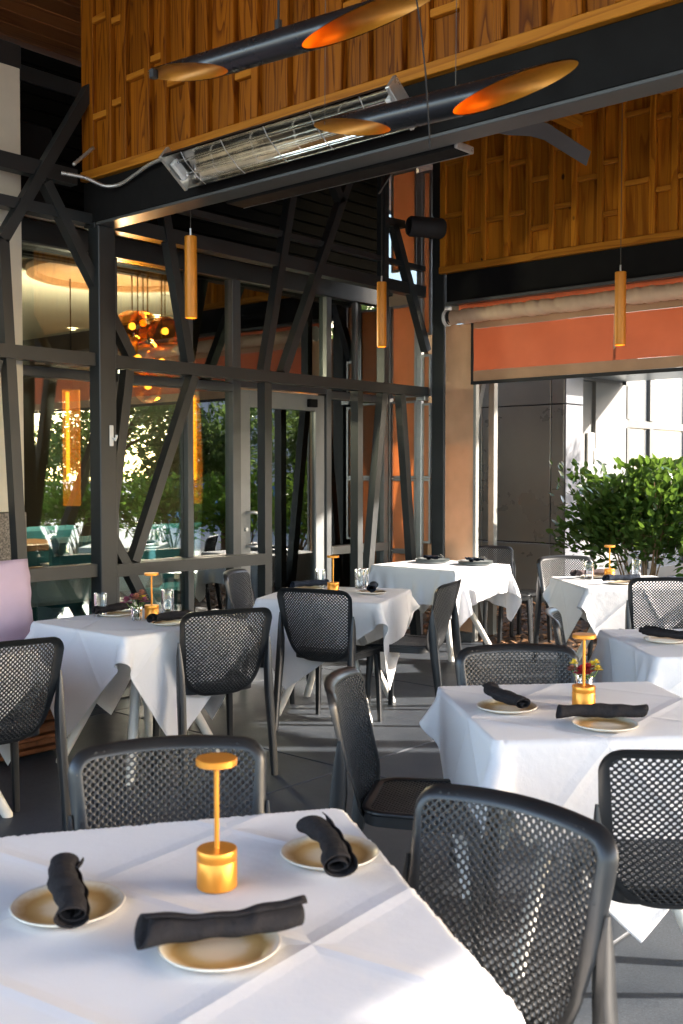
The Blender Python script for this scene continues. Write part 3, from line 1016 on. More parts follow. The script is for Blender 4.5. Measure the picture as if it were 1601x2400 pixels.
# ================================================================== DINING ROOM BEHIND THE GLASS
rm = thing('dining_room', (5.0, 6.6, 0), 'dim dining room with cream ceiling seen through the glass', 'room')
bx('room_floor', 'interior_floor', rm, -6, 5.0, 0, 7.0, -.03, -.002, 0)
bx('room_ceiling', 'interior_ceiling', rm, -6, 5.0, -.02, 7.0, 3.30, 3.40, 0)
bx('back_wall', 'interior_wall', rm, -6, 5.0, 7.0, 7.1, -.002, 3.30, 0)
bx('side_wall', 'interior_wall', rm, 5.0, 5.1, 0.9, 7.1, -.002, 3.40, 0)
bx('side_wall', 'siding_brown', rm, 2.95, 3.05, 0.0, 7.0, -.002, 3.30, 0)
bx('side_wall', 'interior_wall', rm, -6.1, -6, 0, 7.1, -.002, 3.40, 0)
for k in range(16):
    bx('siding_board', 'siding_brown', rm, 2.93, 2.95, 0.02, 4.0, .05 + k * .2, .05 + k * .2 + .18)
o = MB().lathe([(.0, -.012), (.75, -.012), (.75, .0), (.80, .0), (.80, -.06), (.73, -.06), (.73, -.012)], 56).build('ceiling_disc', 'interior_wood', rm, 30)
o.location = (.75, 1.05, 3.29)
for (x, y, lab) in [(5.75, 7.37, 'round downlight above the amber globes'), (7.68, 7.96, 'round downlight in the ceiling right of the first gold pendant'), (7.68, 9.58, 'round downlight low between the amber globes'), (7.68, 11.2, 'round downlight seen left of the near column'), (4.3, 7.6, 'round downlight hidden behind the near column'), (3.6, 9.4, 'round downlight far left in the dining room ceiling')]:
    dl = thing('downlight', (x, y, 3.278), lab, 'downlight', 'dining room downlights')
    MB().lathe([(.04, .0), (.055, .0), (.06, .008), (.06, .014)], 20).build('trim_ring', 'plastic_white', dl, 50)
    MB().lathe([(0, .006), (.042, .006)], 20).build('lens', 'down_light', dl)
    ld = bpy.data.lights.new('downlight_beam', 'SPOT'); ld.energy = 5; ld.spot_size = R(110); ld.spot_blend = .8; ld.color = (1, .72, .42); ld.shadow_soft_size = .04
    lo = bpy.data.objects.new('downlight_beam', ld); col.objects.link(lo); lo.parent = dl; lo.location = (0, 0, -.02)

# cluster of amber glass globes
pc = thing('globe_chandelier', (5.68, 7.22, 2.32), 'cluster of lit amber glass globes hanging in the dining room', 'chandelier')
MATS['amber_glass'] = None
m_, nt_, b2 = nodes_of('amber_glass')
nt_.nodes.remove(b2)
tr_ = nt_.nodes.new('ShaderNodeBsdfTransparent'); tr_.inputs[0].default_value = (1, .60, .17, 1)
gl_ = nt_.nodes.new('ShaderNodeBsdfGlossy'); gl_.inputs['Roughness'].default_value = .04; gl_.inputs['Color'].default_value = (1, .7, .35, 1)
lw_ = nt_.nodes.new('ShaderNodeLayerWeight'); lw_.inputs[0].default_value = .35
mx_ = nt_.nodes.new('ShaderNodeMixShader')
nt_.links.new(lw_.outputs['Facing'], mx_.inputs[0]); nt_.links.new(tr_.outputs[0], mx_.inputs[1]); nt_.links.new(gl_.outputs[0], mx_.inputs[2])
nt_.links.new(mx_.outputs[0], nt_.nodes['Material Output'].inputs[0])
for i, (x, y, z, r) in enumerate([(-.07, .10, .44, .15), (.12, -.10, .40, .14), (.14, .22, .50, .12), (-.05, .05, .17, .16), (.10, -.08, .14, .15), (.03, .02, -.06, .13)]):
    rg = random.Random(i)
    prof = [(r * math.sin(math.pi * k / 10) * (1 + .06 * (k % 2)), -r * math.cos(math.pi * k / 10) * (1.15 if k < 4 else .9)) for k in range(11)]
    gob = MB().lathe(prof, 9).build('globe', 'amber_glass', pc)
    gob.location = (x, y, z)
    gob.rotation_euler = (0, 0, i)
    MB().lathe([(0, -.03), (.024, -.02), (.03, 0), (.022, .025), (0, .035)], 12).build('bulb', 'pendant_glow', gob, 180)
    MB().tube([(x, y, z + r * .85), (x, y, .95)], .006, 6).build('rod', 'steel_black', pc)
pl_ = bpy.data.lights.new('ceiling_fill', 'POINT'); pl_.energy = 60; pl_.color = (1, .80, .55); pl_.shadow_soft_size = .12  # fill lamp added beside the globes to brighten the room ceiling
po = bpy.data.objects.new('ceiling_fill', pl_); col.objects.link(po); po.parent = pc; po.location = (.25, .75, .15)

m_, nt_, b2 = nodes_of('amber_column')
b2.inputs['Base Color'].default_value = (.55, .20, .02, 1); b2.inputs['Roughness'].default_value = .15
b2.inputs['Emission Color'].default_value = (1, .34, .03, 1); b2.inputs['Emission Strength'].default_value = .10
tr_ = nt_.nodes.new('ShaderNodeBsdfTransparent'); tr_.inputs[0].default_value = (1, .62, .16, 1)
mx_ = nt_.nodes.new('ShaderNodeMixShader'); mx_.inputs[0].default_value = .55
nt_.links.new(b2.outputs[0], mx_.inputs[1]); nt_.links.new(tr_.outputs[0], mx_.inputs[2]); nt_.links.new(mx_.outputs[0], nt_.nodes['Material Output'].inputs[0])
for (x, y, lab) in [(5.36, 7.85, 'amber glass column lamp behind the window nearest the lilac cushion'), (6.55, 7.57, 'amber glass column lamp behind the window beside the door'), (7.72, 7.34, 'amber glass column lamp behind the glass door')]:
    al = thing('column_lamp', (x, y, 1.24), lab, 'lamp', 'amber column lamps')
    MB().lathe([(.07, 0), (.075, .0), (.075, 1.0), (.07, 1.0)], 24).build('glass_column', 'amber_column', al, 60)
    MB().box(-.05, -.025, -.01, .01, .22, .98).build('light_strip', 'amber_strip', al)
    MB().tube([(0, 0, 1.0), (0, 0, 1.95)], .006, 6).build('rod', 'steel_black', al)
    fm = MB()
    rg = random.Random(int(x * 100))
    for k in range(26):
        p = Vector((rg.uniform(-.04, .05), rg.uniform(-.05, .05), rg.uniform(.05, .42)))
        a = rg.uniform(0, 6.28)
        d = Vector((math.cos(a), math.sin(a), .6)) * .035
        n_ = Vector((-math.sin(a), math.cos(a), 0)) * .012
        fm.add([p, p + d * .5 + n_, p + d, p + d * .5 - n_], [(0, 1, 2, 3)])
    fm.build('flowers', 'petal_plum', al)

# tables and teal seats inside
for i, (x, y, lab) in enumerate([(4.55, 7.35, 'white clothed table inside behind the near column'), (5.55, 7.75, 'white clothed table inside left of the door'), (6.75, 7.30, 'white clothed table inside behind the glass door'), (3.4, 7.6, 'white clothed table inside behind the pilaster')]):
    it = thing('dining_table', (x, y, 0), lab, 'table')
    MB().box(-.42, .42, -.38, .38, .735, .752, .008).build('top_linen', 'interior_linen', it)
    MB().box(-.425, .425, -.385, .385, .52, .733, .03).build('side_linen', 'interior_linen', it)
    MB().tube([(0, 0, .02), (0, 0, .52)], .04, 12).build('leg', 'steel_black', it)
    MB().lathe([(0, 0), (.22, 0), (.2, .02), (0, .03)], 20).build('foot', 'steel_black', it)
    for k, (dx, dy) in enumerate([(-.22, -.18), (.2, -.2), (.0, .15)]):
        wg = thing('wine_glass', (x + dx, y + dy, .753), ['front left', 'front right', 'rear'][k] + ' wine glass on the ' + lab, 'wine glass', 'wine glasses inside')
        MB().lathe([(0, 0), (.034, .001), (.006, .006), (.004, .08), (.02, .095), (.036, .125), (.038, .16), (.031, .205)], 18).build('glass', 'tumbler_glass', wg, 60)
for i, (x, y, w, lab) in enumerate([(3.75, 6.98, .62, 'teal booth seat inside behind the lilac cushion'), (4.95, 6.98, .5, 'teal booth seat inside right of the near column'), (6.85, 8.1, .9, 'teal booth seat inside behind the glass door'), (5.6, 8.6, .9, 'teal booth seat deep inside left of the door')]):
    bs = thing('booth_seat', (x, y, 0), lab, 'seat')
    MB().box(-w / 2, w / 2, -.24, .24, .0, .44, .03).build('seat', 'teal_fabric', bs)
    MB().box(-w / 2, w / 2, .14, .26, .442, 1.02, .04).build('backrest', 'teal_fabric', bs)
wc = thing('counter', (3.9, 8.3, 0), 'long wooden counter inside the dining room', 'counter')
MB().box(-1.6, 1.6, -.35, .35, .86, .92, .01).build('top', 'interior_wood', wc)
MB().box(-1.55, 1.55, -.3, .3, 0, .858, .01).build('front', 'teal_fabric', wc)

# ================================================================== NEIGHBOUR BUILDING BEYOND THE OPENING
nb = thing('metal_clad_wall', (11.0, 7.0, 0), 'dark bronze metal panel wall outside beyond the service table', 'wall')
zs = [-.05, .692, 2.325, 3.9, 5.4]
ys = [6.30, 6.95 - .48, 7.42, 9.2]
ys = [6.28, 6.46, 7.42, 9.3]
for j in range(len(zs) - 1):
    for i in range(len(ys) - 1):
        bx('panel', 'metal_panel', nb, 0.0, .04, ys[i] + .006 - 7.0, ys[i + 1] - .006 - 7.0, zs[j] + .006, zs[j + 1] - .006, .004)
    bx('side_panel', 'metal_panel_light', nb, .002, .40, -.74, -.7165, zs[j] + .006, zs[j + 1] - .006, .004)
bx('core', 'steel_black', nb, .042, .40, -.714, 2.3, -.05, 5.4, 0)

ww = thing('white_wall', (12.7, 7.0, 0), 'sunlit white rendered wall outside beyond the shrub', 'wall')
bx('render', 'white_wall', ww, -1.3, -.42, 0, .2, -.05, 2.745, .004)
bx('render', 'white_wall', ww, -.414, .3, 0, .2, -.05, 2.745, .004)
bx('render', 'white_wall', ww, -1.3, 1.22, 0, .2, 2.752, 5.4, .004)
bx('pier', 'white_wall', ww, .302, 1.22, -.05, .2, -.05, 2.745, .004)
sb = thing('switch_box', (12.95, 6.99, 1.78), 'white switch box on the sunlit wall above the shrub', 'switch box')
bx('plate', 'plastic_white', sb, -.13, .13, -.03, 0, -.28, .28, .008)
bx('rocker', 'plastic_white', sb, .0, .09, -.06, -.031, -.14, .06, .015)
bx('socket', 'plastic_white', sb, .01, .08, -.05, -.031, -.24, -.17, .01)
gw = thing('storefront_window', (15.6, 7.0, 0), 'large grey framed window with pale panes at right outside', 'window')
for (x0, x1, z0, z1) in ((-1.68, 2.5, 2.16, 2.27), (-1.68, 2.5, 3.5, 3.6), (-1.68, 2.5, -.05, .12)):
    bx('transom', 'frame_grey', gw, x0, x1, -.03, .06, z0, z1)
for x in (-1.66, -.9, .35, 1.7):
    for (z0, z1) in ((.122, 2.158), (2.272, 3.498)):
        bx('mullion', 'frame_grey', gw, x - .065, x + .065, -.05, .055, z0, z1)
for a, b_ in zip((-1.62, -.86, .39), (-.94, .31, 1.66)):
    for z0, z1 in ((.122, 2.158), (2.272, 3.498)):
        bx('pane', 'window_white', gw, a + .025, b_ - .025, .0, .02, z0, z1, 0)
bx('header', 'white_wall', gw, -1.68, 2.5, 0, .2, 3.602, 5.4)

cn = thing('canopy', (12.6, 6.3, 2.80), 'flat canopy over the sunlit wall outside, hidden by the shade', 'canopy')
bx('slab', 'metal_panel', cn, -1.15, 1.28, -.70, .69, 0, .12)

# pale slanted steel outside the opening
ob = thing('outer_brace', (8.35, 5.6, 0), 'pale slanted steel brace and post outside the opening', 'brace')
MB().bar((0, .03, 2.42), (0, .28, 1.30), .06, .06, (1, 0, 0)).build('brace', 'aluminium_white', ob)
MB().bar((0, .28, 1.30), (0, .0, 0.0), .06, .06, (1, 0, 0)).build('brace', 'aluminium_white', ob)
MB().bar((.05, -.055, 0), (.05, -.055, 3.05), .06, .06, (1, 0, 0)).build('post', 'aluminium_white', ob)

# mulch: bark chips
rg = np.random.default_rng(5)
mc = MB()
for k in range(3800):
    x, y = rg.uniform(8.03, 11.0), rg.uniform(2.2, 7.4)
    a, e, s_ = rg.uniform(0, 6.28), rg.uniform(-.5, .5), rg.uniform(.02, .06)
    d = Vector((math.cos(a), math.sin(a), e)) * s_
    n_ = Vector((-math.sin(a), math.cos(a), rg.uniform(-.5, .5))) * s_ * rg.uniform(.3, .6)
    p = Vector((x, y, rg.uniform(-.02, .02)))
    mc.add([p - d, p + n_, p + d, p - n_], [(0, 1, 2, 3)])
tag(mc.build('mulch', 'mulch_chip'), 'brown bark mulch on the planting bed', 'mulch', kind='stuff')

# ================================================================== PLANTS


def leaf_shape(L, W):
    return [(0, 0, 0), (L * .35, W * .5, L * .05), (L * .72, W * .36, L * .02), (L, 0, -L * .08), (L * .72, -W * .36, L * .02), (L * .35, -W * .5, L * .05), (L * .5, 0, -L * .03)], \
        [(0, 6, 1), (1, 6, 2), (2, 6, 3), (3, 6, 4), (4, 6, 5), (5, 6, 0)]


def leaf_cloud(rg, pts, dirs, L, W, jitter=.5):
    """many leaves as one mesh; pts/dirs = arrays of base points and outward directions"""
    lv, lf = leaf_shape(1, W / L)
    lv = np.array(lv)
    n = len(pts)
    d = dirs + rg.normal(0, jitter, (n, 3))
    d /= np.linalg.norm(d, axis=1)[:, None]
    up = np.tile([0, 0, 1.0], (n, 1)) + rg.normal(0, .5, (n, 3))
    s = np.cross(up, d); s /= np.linalg.norm(s, axis=1)[:, None]
    u = np.cross(d, s)
    sz = L * rg.uniform(.6, 1.25, n)
    V = pts[:, None, :] + sz[:, None, None] * (lv[None, :, 0:1] * d[:, None, :] + lv[None, :, 1:2] * s[:, None, :] + lv[None, :, 2:3] * u[:, None, :])
    Fb = np.array(lf)
    Fs = (Fb[None] + (np.arange(n) * len(lv))[:, None, None]).reshape(-1, 3)
    return V.reshape(-1, 3), Fs


def np_mesh(name, V, Fs, mat, smooth=False):
    me = bpy.data.meshes.new(name)
    k = Fs.shape[1]
    me.vertices.add(len(V)); me.vertices.foreach_set('co', np.asarray(V, np.float32).ravel())
    me.loops.add(Fs.size); me.loops.foreach_set('vertex_index', np.asarray(Fs, np.int32).ravel())
    me.polygons.add(len(Fs)); me.polygons.foreach_set('loop_start', np.arange(len(Fs), dtype=np.int32) * k)
    try:
        me.polygons.foreach_set('loop_total', np.full(len(Fs), k, np.int32))
    except Exception:
        pass
    me.materials.append(MATS[mat])
    me.update(calc_edges=True)
    if smooth:
        me.polygons.foreach_set('use_smooth', np.ones(len(Fs), bool))
    return me


def shrub(x, y, h, rad, label, seed, nleaf=2600, nparts=0, L=.075, W=.042, mat='leaf_shrub', group=None, cat='shrub', name='shrub'):
    rg = np.random.default_rng(seed)
    t = thing(name, (x, y, -.02), label, cat, group)
    sm = MB()
    tips = []
    for k in range(15):
        a = rg.uniform(0, 6.28); rr = rad * rg.uniform(.25, .95); zt = h * rg.uniform(.55, .95)
        p0 = Vector((rg.normal(0, .05), rg.normal(0, .05), 0)); p3 = Vector((rr * math.cos(a), rr * math.sin(a), zt))
        pts = [p0.lerp(p3, u) + Vector((rg.normal(0, .02), rg.normal(0, .02), .10 * math.sin(u * 3.1))) for u in (0, .3, .6, 1)]
        sm.tube(pts, [.014, .010, .007, .003], 6)
        tips.append(p3)
        for j in range(4):
            q = pts[2].lerp(p3, rg.uniform(0, 1))
            e = q + Vector((rg.normal(0, .18), rg.normal(0, .18), abs(rg.normal(.1, .12))))
            sm.tube([q, e], [.005, .002], 5)
            tips.append(e)
    sm.build('stem', 'twig', t, 60)
    tips = np.array([tuple(p) for p in tips])
    tips = tips[rg.permutation(len(tips))]
    idx = (len(tips) * rg.uniform(0, 1, nleaf) ** 1.25).astype(int)
    pts = tips[idx] + rg.normal(0, 1, (nleaf, 3)) * np.array([rad * .15, rad * .15, h * .075])
    pts[:, 2] = np.clip(pts[:, 2], .06, h * 1.08)
    dirs = pts - np.array([0, 0, h * .35]); dirs /= np.linalg.norm(dirs, axis=1)[:, None]
    if nparts:
        toc = np.array([-x, -y, 1.53 - h * .5]); toc /= np.linalg.norm(toc)
        order = np.argsort(-(pts @ toc))
        sel, rest = order[:nparts], order[nparts:]
        lv, lf = leaf_shape(L, W)
        lm = MB().add(lv, lf).mesh('leaf', mat)
        for i in sel:
            o = link('leaf', lm, t, tuple(pts[i]))
            d = Vector(dirs[i] + rg.normal(0, .45, 3)).normalized()
            o.rotation_euler = (rg.uniform(-.7, .7), -math.asin(max(-1, min(1, d.z))), math.atan2(d.y, d.x))
            s_ = rg.uniform(.7, 1.3); o.scale = (s_, s_, s_)
        pts, dirs = pts[rest], dirs[rest]
    V, Fs = leaf_cloud(rg, pts, dirs, L, W, .45)
    o = link('foliage', np_mesh('foliage', V, Fs, mat), t)
    o['kind'] = 'stuff'
    return t


shrub(9.75, 4.72, 1.50, .72, 'glossy green shrub growing outside the opening behind the far table', 3, 5200, 290, .098, .056)
shrub(10.7, 3.75, 1.62, .75, 'second glossy shrub outside at the right picture edge', 4, 4200, 120, .088, .050)


def garden_tree(x, y, h, rad, trunk_h, label, seed, nleaf=7500, mat='leaf_tree', lean=(0, 0)):
    rg = np.random.default_rng(seed)
    t = thing('garden_tree', (x, y, -.05), label, 'tree', 'trees mirrored in the window wall')
    tm = MB()
    top = Vector((lean[0], lean[1], trunk_h))
    tm.tube([(0, 0, 0), (lean[0] * .4, lean[1] * .4, trunk_h * .5), top, top + Vector((.1, 0, h * .3))], [.13, .11, .09, .04], 9)
    cs = []
    for k in range(14):
        a = rg.uniform(0, 6.28); r = rad * rg.uniform(.3, .95)
        c = top + Vector((r * math.cos(a), r * math.sin(a), rg.uniform(0, h - trunk_h) * (1 - .4 * r / rad)))
        tm.tube([top, top.lerp(c, .5) + Vector((0, 0, .1)), c], [.05, .03, .012], 6)
        cs.append(tuple(c))
    tm.build('trunk', 'bark', t, 60)
    cs = np.array(cs)
    idx = rg.integers(0, len(cs), nleaf)
    off = rg.normal(0, 1, (nleaf, 3)); off /= np.linalg.norm(off, axis=1)[:, None]
    off *= (rg.uniform(0, 1, nleaf) ** .5)[:, None] * np.array([rad * .42, rad * .42, rad * .30])
    pts = cs[idx] + off
    V, Fs = leaf_cloud(rg, pts, off / (np.linalg.norm(off, axis=1)[:, None] + 1e-6), .15, .065, .6)
    o = link('crown', np_mesh('crown', V, Fs, mat), t)
    return t


garden_tree(13.2, 1.6, 4.4, 1.5, 1.7, 'small leafy garden tree behind the right shrub, mirrored beside the door', 21)
garden_tree(13.4, -1.8, 4.2, 1.6, 1.6, 'small leafy garden tree beyond the right edge, mirrored in mid window', 22)
garden_tree(12.6, -5.2, 4.3, 1.6, 1.8, 'leaning garden tree beyond the right edge, mirrored by the column', 23, lean=(.3, .5))
garden_tree(16.5, -1.5, 5.0, 2.0, 2.0, 'taller garden tree far beyond the right edge', 24)
garden_tree(17.9, 3.9, 4.2, .55, .9, 'narrow upright tree shading the pale window outside', 25, 7000)
garden_tree(16.3, 4.4, 2.5, .35, .6, 'short narrow tree shading the pale window outside', 26, 3500)
for i, (x, y) in enumerate([(11.3, 1.9), (11.6, .6), (11.3, -.7), (11.7, -2.0), (11.2, -3.3), (11.6, -4.6), (11.0, -6.0)]):
    shrub(x, y, 1.35, .85, ['bright green garden bush mirrored low in the glass door', 'bright green garden bush mirrored left of the door', 'bright green garden bush mirrored in the middle window', 'bright green garden bush mirrored right of the column', 'bright green garden bush mirrored by the column', 'bright green garden bush mirrored left of the column', 'bright green garden bush mirrored at the far left window'][i], 40 + i, 1700, 0, .11, .06, 'leaf_garden', 'garden bushes mirrored in the window wall', 'bush', 'garden_bush')
wb = thing('white_building', (22, -6, 0), 'white ribbed building with blue base mirrored in the glass', 'building')
for k in range(34):
    bx('rib_panel', 'paint_white_far', wb, -.02 - .04 * (k % 2), .3, -8 + k * .5, -8 + k * .5 + .5, 1.2, 5.2, 0)
bx('base', 'paint_blue_far', wb, -.04, .3, -8, 9, -.06, 1.195, 0)
# ================================================================== TABLES AND LINEN
TOP = 0.742


def drape(angle, half, a, seed, b=None, N=49, steps=140, iters=10, off=(0, 0)):
    """lay a square cloth on a table top of half-size a x b and let it fall (position based)"""
    b = a if b is None else b
    rg = np.random.default_rng(seed)
    lin = np.linspace(-half, half, N)
    gx, gy = np.meshgrid(lin, lin, indexing='ij')
    ca, sa = math.cos(R(angle)), math.sin(R(angle))
    P = np.stack([gx * ca - gy * sa + off[0], gx * sa + gy * ca + off[1], np.full_like(gx, TOP + .012)], -1)
    P[..., 2] += rg.normal(0, .002, P.shape[:2])
    V = np.zeros_like(P)
    s = lin[1] - lin[0]
    th = .006
    ca_, cb_ = a + th, b + th

    def solve(A, B, rest, k, comp=1.0):
        d = B - A
        L = np.sqrt((d * d).sum(-1, keepdims=True)) + 1e-9
        kk = np.where(L > rest, k, k * comp)
        c = d * ((L - rest) / L * .5 * kk)
        A += c
        B -= c

    dt = 1 / 60
    for st_ in range(steps):
        V[..., 2] -= 9.8 * dt
        V *= .965
        Q = P + V * dt
        for it in range(iters):
            for st2 in (0, 1):
                n = (N - st2) // 2
                solve(Q[st2:st2 + 2 * n:2], Q[st2 + 1:st2 + 2 * n:2], s, 1.0)
                solve(Q[:, st2:st2 + 2 * n:2], Q[:, st2 + 1:st2 + 2 * n:2], s, 1.0)
            for o1 in (0, 1):
                n = (N - o1) // 2
                for o2 in (0, 1):
                    m_ = (N - o2) // 2
                    solve(Q[o1:o1 + 2 * n:2, o2:o2 + 2 * m_:2], Q[o1 + 1:o1 + 2 * n:2, o2 + 1:o2 + 2 * m_:2], s * 1.41421, .30)
                    solve(Q[o1 + 1:o1 + 2 * n:2, o2:o2 + 2 * m_:2], Q[o1:o1 + 2 * n:2, o2 + 1:o2 + 2 * m_:2], s * 1.41421, .30)
            # bending
            for st2 in (0, 1, 2, 3):
                n = max(0, (N - st2 - 2 + 3) // 4)
                A = Q[st2:N - 2:4]; B = Q[st2 + 2:N:4]
                k = min(len(A), len(B))
                solve(A[:k], B[:k], 2 * s, .22)
                A = Q[:, st2:N - 2:4]; B = Q[:, st2 + 2:N:4]
                k = min(A.shape[1], B.shape[1])
                solve(A[:, :k], B[:, :k], 2 * s, .22)
            # table: push out of the slab, along the shallowest way
            x, y, z = Q[..., 0], Q[..., 1], Q[..., 2]
            dx = ca_ - np.abs(x); dy = cb_ - np.abs(y); dz = TOP + .004 - z
            ins = (dx > 0) & (dy > 0) & (dz > 0) & (dz < .5)
            top = ins & (dz <= np.minimum(dx, dy) + .012)
            z[top] = TOP + .004
            sx_ = ins & ~top & (dx <= dy)
            sy_ = ins & ~top & (dx > dy)
            x[sx_] = np.sign(x[sx_]) * ca_
            y[sy_] = np.sign(y[sy_]) * cb_
            np.maximum(z, .01, out=z)
        V = (Q - P) / dt
        on = (Q[..., 2] < TOP + .008) & (np.abs(Q[..., 0]) < ca_ - .01) & (np.abs(Q[..., 1]) < cb_ - .01) & (Q[..., 2] > TOP - .01)
        V[on] *= .15
        P = Q
    # finer mesh (cubic), then press it flat on the top and against the sides so the table edge reads crisp
    def fine(A, k=4):
        n = A.shape[0]
        Ap = np.concatenate([2 * A[:1] - A[1:2], A, 2 * A[-1:] - A[-2:-1]])
        t = np.arange((n - 1) * k + 1) / k
        i = np.minimum(t.astype(int), n - 2)
        u = (t - i)[:, None, None]
        p0, p1, p2, p3 = Ap[i], Ap[i + 1], Ap[i + 2], Ap[i + 3]
        return .5 * (2 * p1 + (p2 - p0) * u + (2 * p0 - 5 * p1 + 4 * p2 - p3) * u * u + (3 * p1 - p0 - 3 * p2 + p3) * u ** 3)
    P = fine(fine(P).transpose(1, 0, 2)).transpose(1, 0, 2).copy()
    x, y, z = P[..., 0], P[..., 1], P[..., 2]
    for rep_ in range(3):
        dx = ca_ - np.abs(x); dy = cb_ - np.abs(y); dz = TOP + .004 - z
        flat = (dx > .004) & (dy > .004) & (np.abs(dz) < .02)
        z[flat] = TOP + .004
        ins = (dx > 0) & (dy > 0) & (dz > 0) & (dz < .5)
        top = ins & (dz <= np.minimum(dx, dy) * 1.6 + .004)
        z[top] = TOP + .004
        sx_ = ins & ~top & (dx <= dy)
        sy_ = ins & ~top & (dx > dy)
        x[sx_] = np.sign(x[sx_]) * ca_
        y[sy_] = np.sign(y[sy_]) * cb_
        # cloth bends tightly over the edge: no overshoot beside the rim
        dd = np.maximum(TOP + .004 - z, 0)
        for q, ca2, o_, cb2 in ((x, ca_, y, cb_), (y, cb_, x, ca_)):
            ox = np.abs(q) - ca2
            lim = dd * .7 + .002
            mk = (ox > lim) & (ox < .035) & (np.abs(o_) < cb2 + .01) & (dd < .05)
            q[mk] = np.sign(q[mk]) * (ca2 + lim[mk])
        if rep_ < 2:
            B = P.copy()
            B[1:-1, 1:-1] = .5 * P[1:-1, 1:-1] + .125 * (P[:-2, 1:-1] + P[2:, 1:-1] + P[1:-1, :-2] + P[1:-1, 2:])
            P[...] = B
    return P


def cloth_mesh(P):
    N = P.shape[0]
    idx = np.arange(N * N).reshape(N, N)
    Fs = np.stack([idx[:-1, :-1], idx[1:, :-1], idx[1:, 1:], idx[:-1, 1:]], -1).reshape(-1, 4)
    me = np_mesh('tablecloth', P.reshape(-1, 3), Fs, 'linen', True)
    uvl = me.uv_layers.new(name='UVMap')
    lin = np.linspace(0, 1, N)
    U, W = np.meshgrid(lin, lin, indexing='ij')
    uvs = np.stack([U.ravel(), W.ravel()], -1)[Fs.ravel()]
    uvl.data.foreach_set('uv', uvs.astype(np.float32).ravel())
    return me


def make_table():
    t = thing('table', (0, 0, 0), 'x', 'table', 'square patio tables under white cloths')
    MB().box(-.384, .384, -.384, .384, .706, TOP - .012, .006).build('tabletop', 'table_board', t)
    for sx_ in (-1, 1):
        for sy_ in (-1, 1):
            MB().tube([(sx_ * .30, sy_ * .30, .0), (sx_ * .30, sy_ * .30, .004), (sx_ * .05, sy_ * .05, .66), (sx_ * .05, sy_ * .05, .711)], [.022, .024, .026, .026], 14).build('leg', 'white_metal', t, 50)
    MB().lathe([(0, .60), (.075, .60), (.085, .62), (.085, .70), (.12, .711)], 20).build('hub', 'white_metal', t, 50)
    return t


proto_table = make_table()
first_table = [True]


def set_table(x, y, rz, tlabel, clabel, cloth_rot, seed, half=.66, off=(0, 0), sy=1.0):
    t = proto_table if first_table[0] else copy_tree(proto_table)
    first_table[0] = False
    t.location = (x, y, 0); t.rotation_euler = (0, 0, R(rz)); t.scale = (1, sy, 1)
    t['label'] = tlabel
    P = drape(cloth_rot, half, .40, seed, .40 * sy, off=off)
    c = link('tablecloth', cloth_mesh(P), None, (x, y, 0))
    c.rotation_euler = (0, 0, R(rz))
    sd = c.modifiers.new('thick', 'SOLIDIFY'); sd.thickness = .0015; sd.offset = 1
    tag(c, clabel, 'tablecloth', 'white tablecloths')


set_table(1.2365, 1.435, -33, 'nearest square table hidden under its white cloth', 'white cloth on the nearest table with three plates', 39, 1, .74, (0, 0), 1.25)
set_table(3.495, 4.512, 0, 'square table beside the lilac bench with slanted white legs', 'white cloth with hanging points on the table beside the bench', 38, 2)
set_table(5.115, 4.571, 25, 'square table in the middle before the glass door', 'white cloth on the middle table before the glass door', 30, 3)
set_table(3.17, 1.74, 48, 'square table at right with red and yellow flowers', 'white cloth on the right table with red flowers', -41, 4, .68)
set_table(7.33, 5.36, 0, 'service table against the tan panel at the back', 'white cloth on the service table stacked with trays', 6, 5, .68, (0, 0), 1.1)
set_table(7.045, 3.55, 48, 'square table farthest right before the green shrub', 'white cloth on the far right table before the shrub', 33, 6)
set_table(4.81, 1.98, 45, 'square table cut by the right picture edge', 'white cloth on the table cut by the right edge', 20, 7)
set_table(2.23, 4.52, 0, 'square table cut by the left picture edge', 'white cloth on the table cut by the left edge', 36, 8)
CT = TOP + .008      # top of the linen

# ================================================================== CHAIRS


def lattice(surf, inside, u0, u1, v0, v1, dx, dy, hole, thick, name, mat):
    """perforated sheet: staggered diamond cells, each with an eight-sided hole; surf(u, v) -> point"""
    offs = [(dx / 2, 0), (dx / 4, dy / 2), (0, dy), (-dx / 4, dy / 2), (-dx / 2, 0), (-dx / 4, -dy / 2), (0, -dy), (dx / 4, -dy / 2)]
    cells = []
    nj = int((v1 - v0) / dy) + 2
    ni = int((u1 - u0) / dx) + 2
    for j in range(nj):
        for i in range(ni):
            u = u0 + i * dx + (dx / 2 if j % 2 else 0)
            v = v0 + j * dy
            if inside(u, v):
                cells.append((u, v))
    cells = np.array(cells)
    O = np.array(offs)
    I = np.array([(hole * math.cos(k * math.pi / 4), hole * math.sin(k * math.pi / 4)) for k in range(8)])
    ring = np.concatenate([O, I])                      # 16 points
    uv = (cells[:, None, :] + ring[None]).reshape(-1, 2)
    e = 1e-3
    S = surf(uv[:, 0], uv[:, 1])
    Su = surf(uv[:, 0] + e, uv[:, 1]) - S
    Sv = surf(uv[:, 0], uv[:, 1] + e) - S
    Nn = np.cross(Su, Sv); Nn /= np.linalg.norm(Nn, axis=1)[:, None]
    n = len(cells)
    V = np.concatenate([(S + Nn * thick / 2).reshape(n, 16, 3), (S - Nn * thick / 2).reshape(n, 16, 3)], 1).reshape(-1, 3)
    f = []
    for k in range(8):
        k2 = (k + 1) % 8
        f.append((k, k2, 8 + k2, 8 + k))
        f.append((16 + k2, 16 + k, 24 + k, 24 + k2))
        f.append((8 + k, 8 + k2, 24 + k2, 24 + k))
    Fs = (np.array(f)[None] + (np.arange(n) * 32)[:, None, None]).reshape(-1, 4)
    return np_mesh(name, V, Fs, mat)


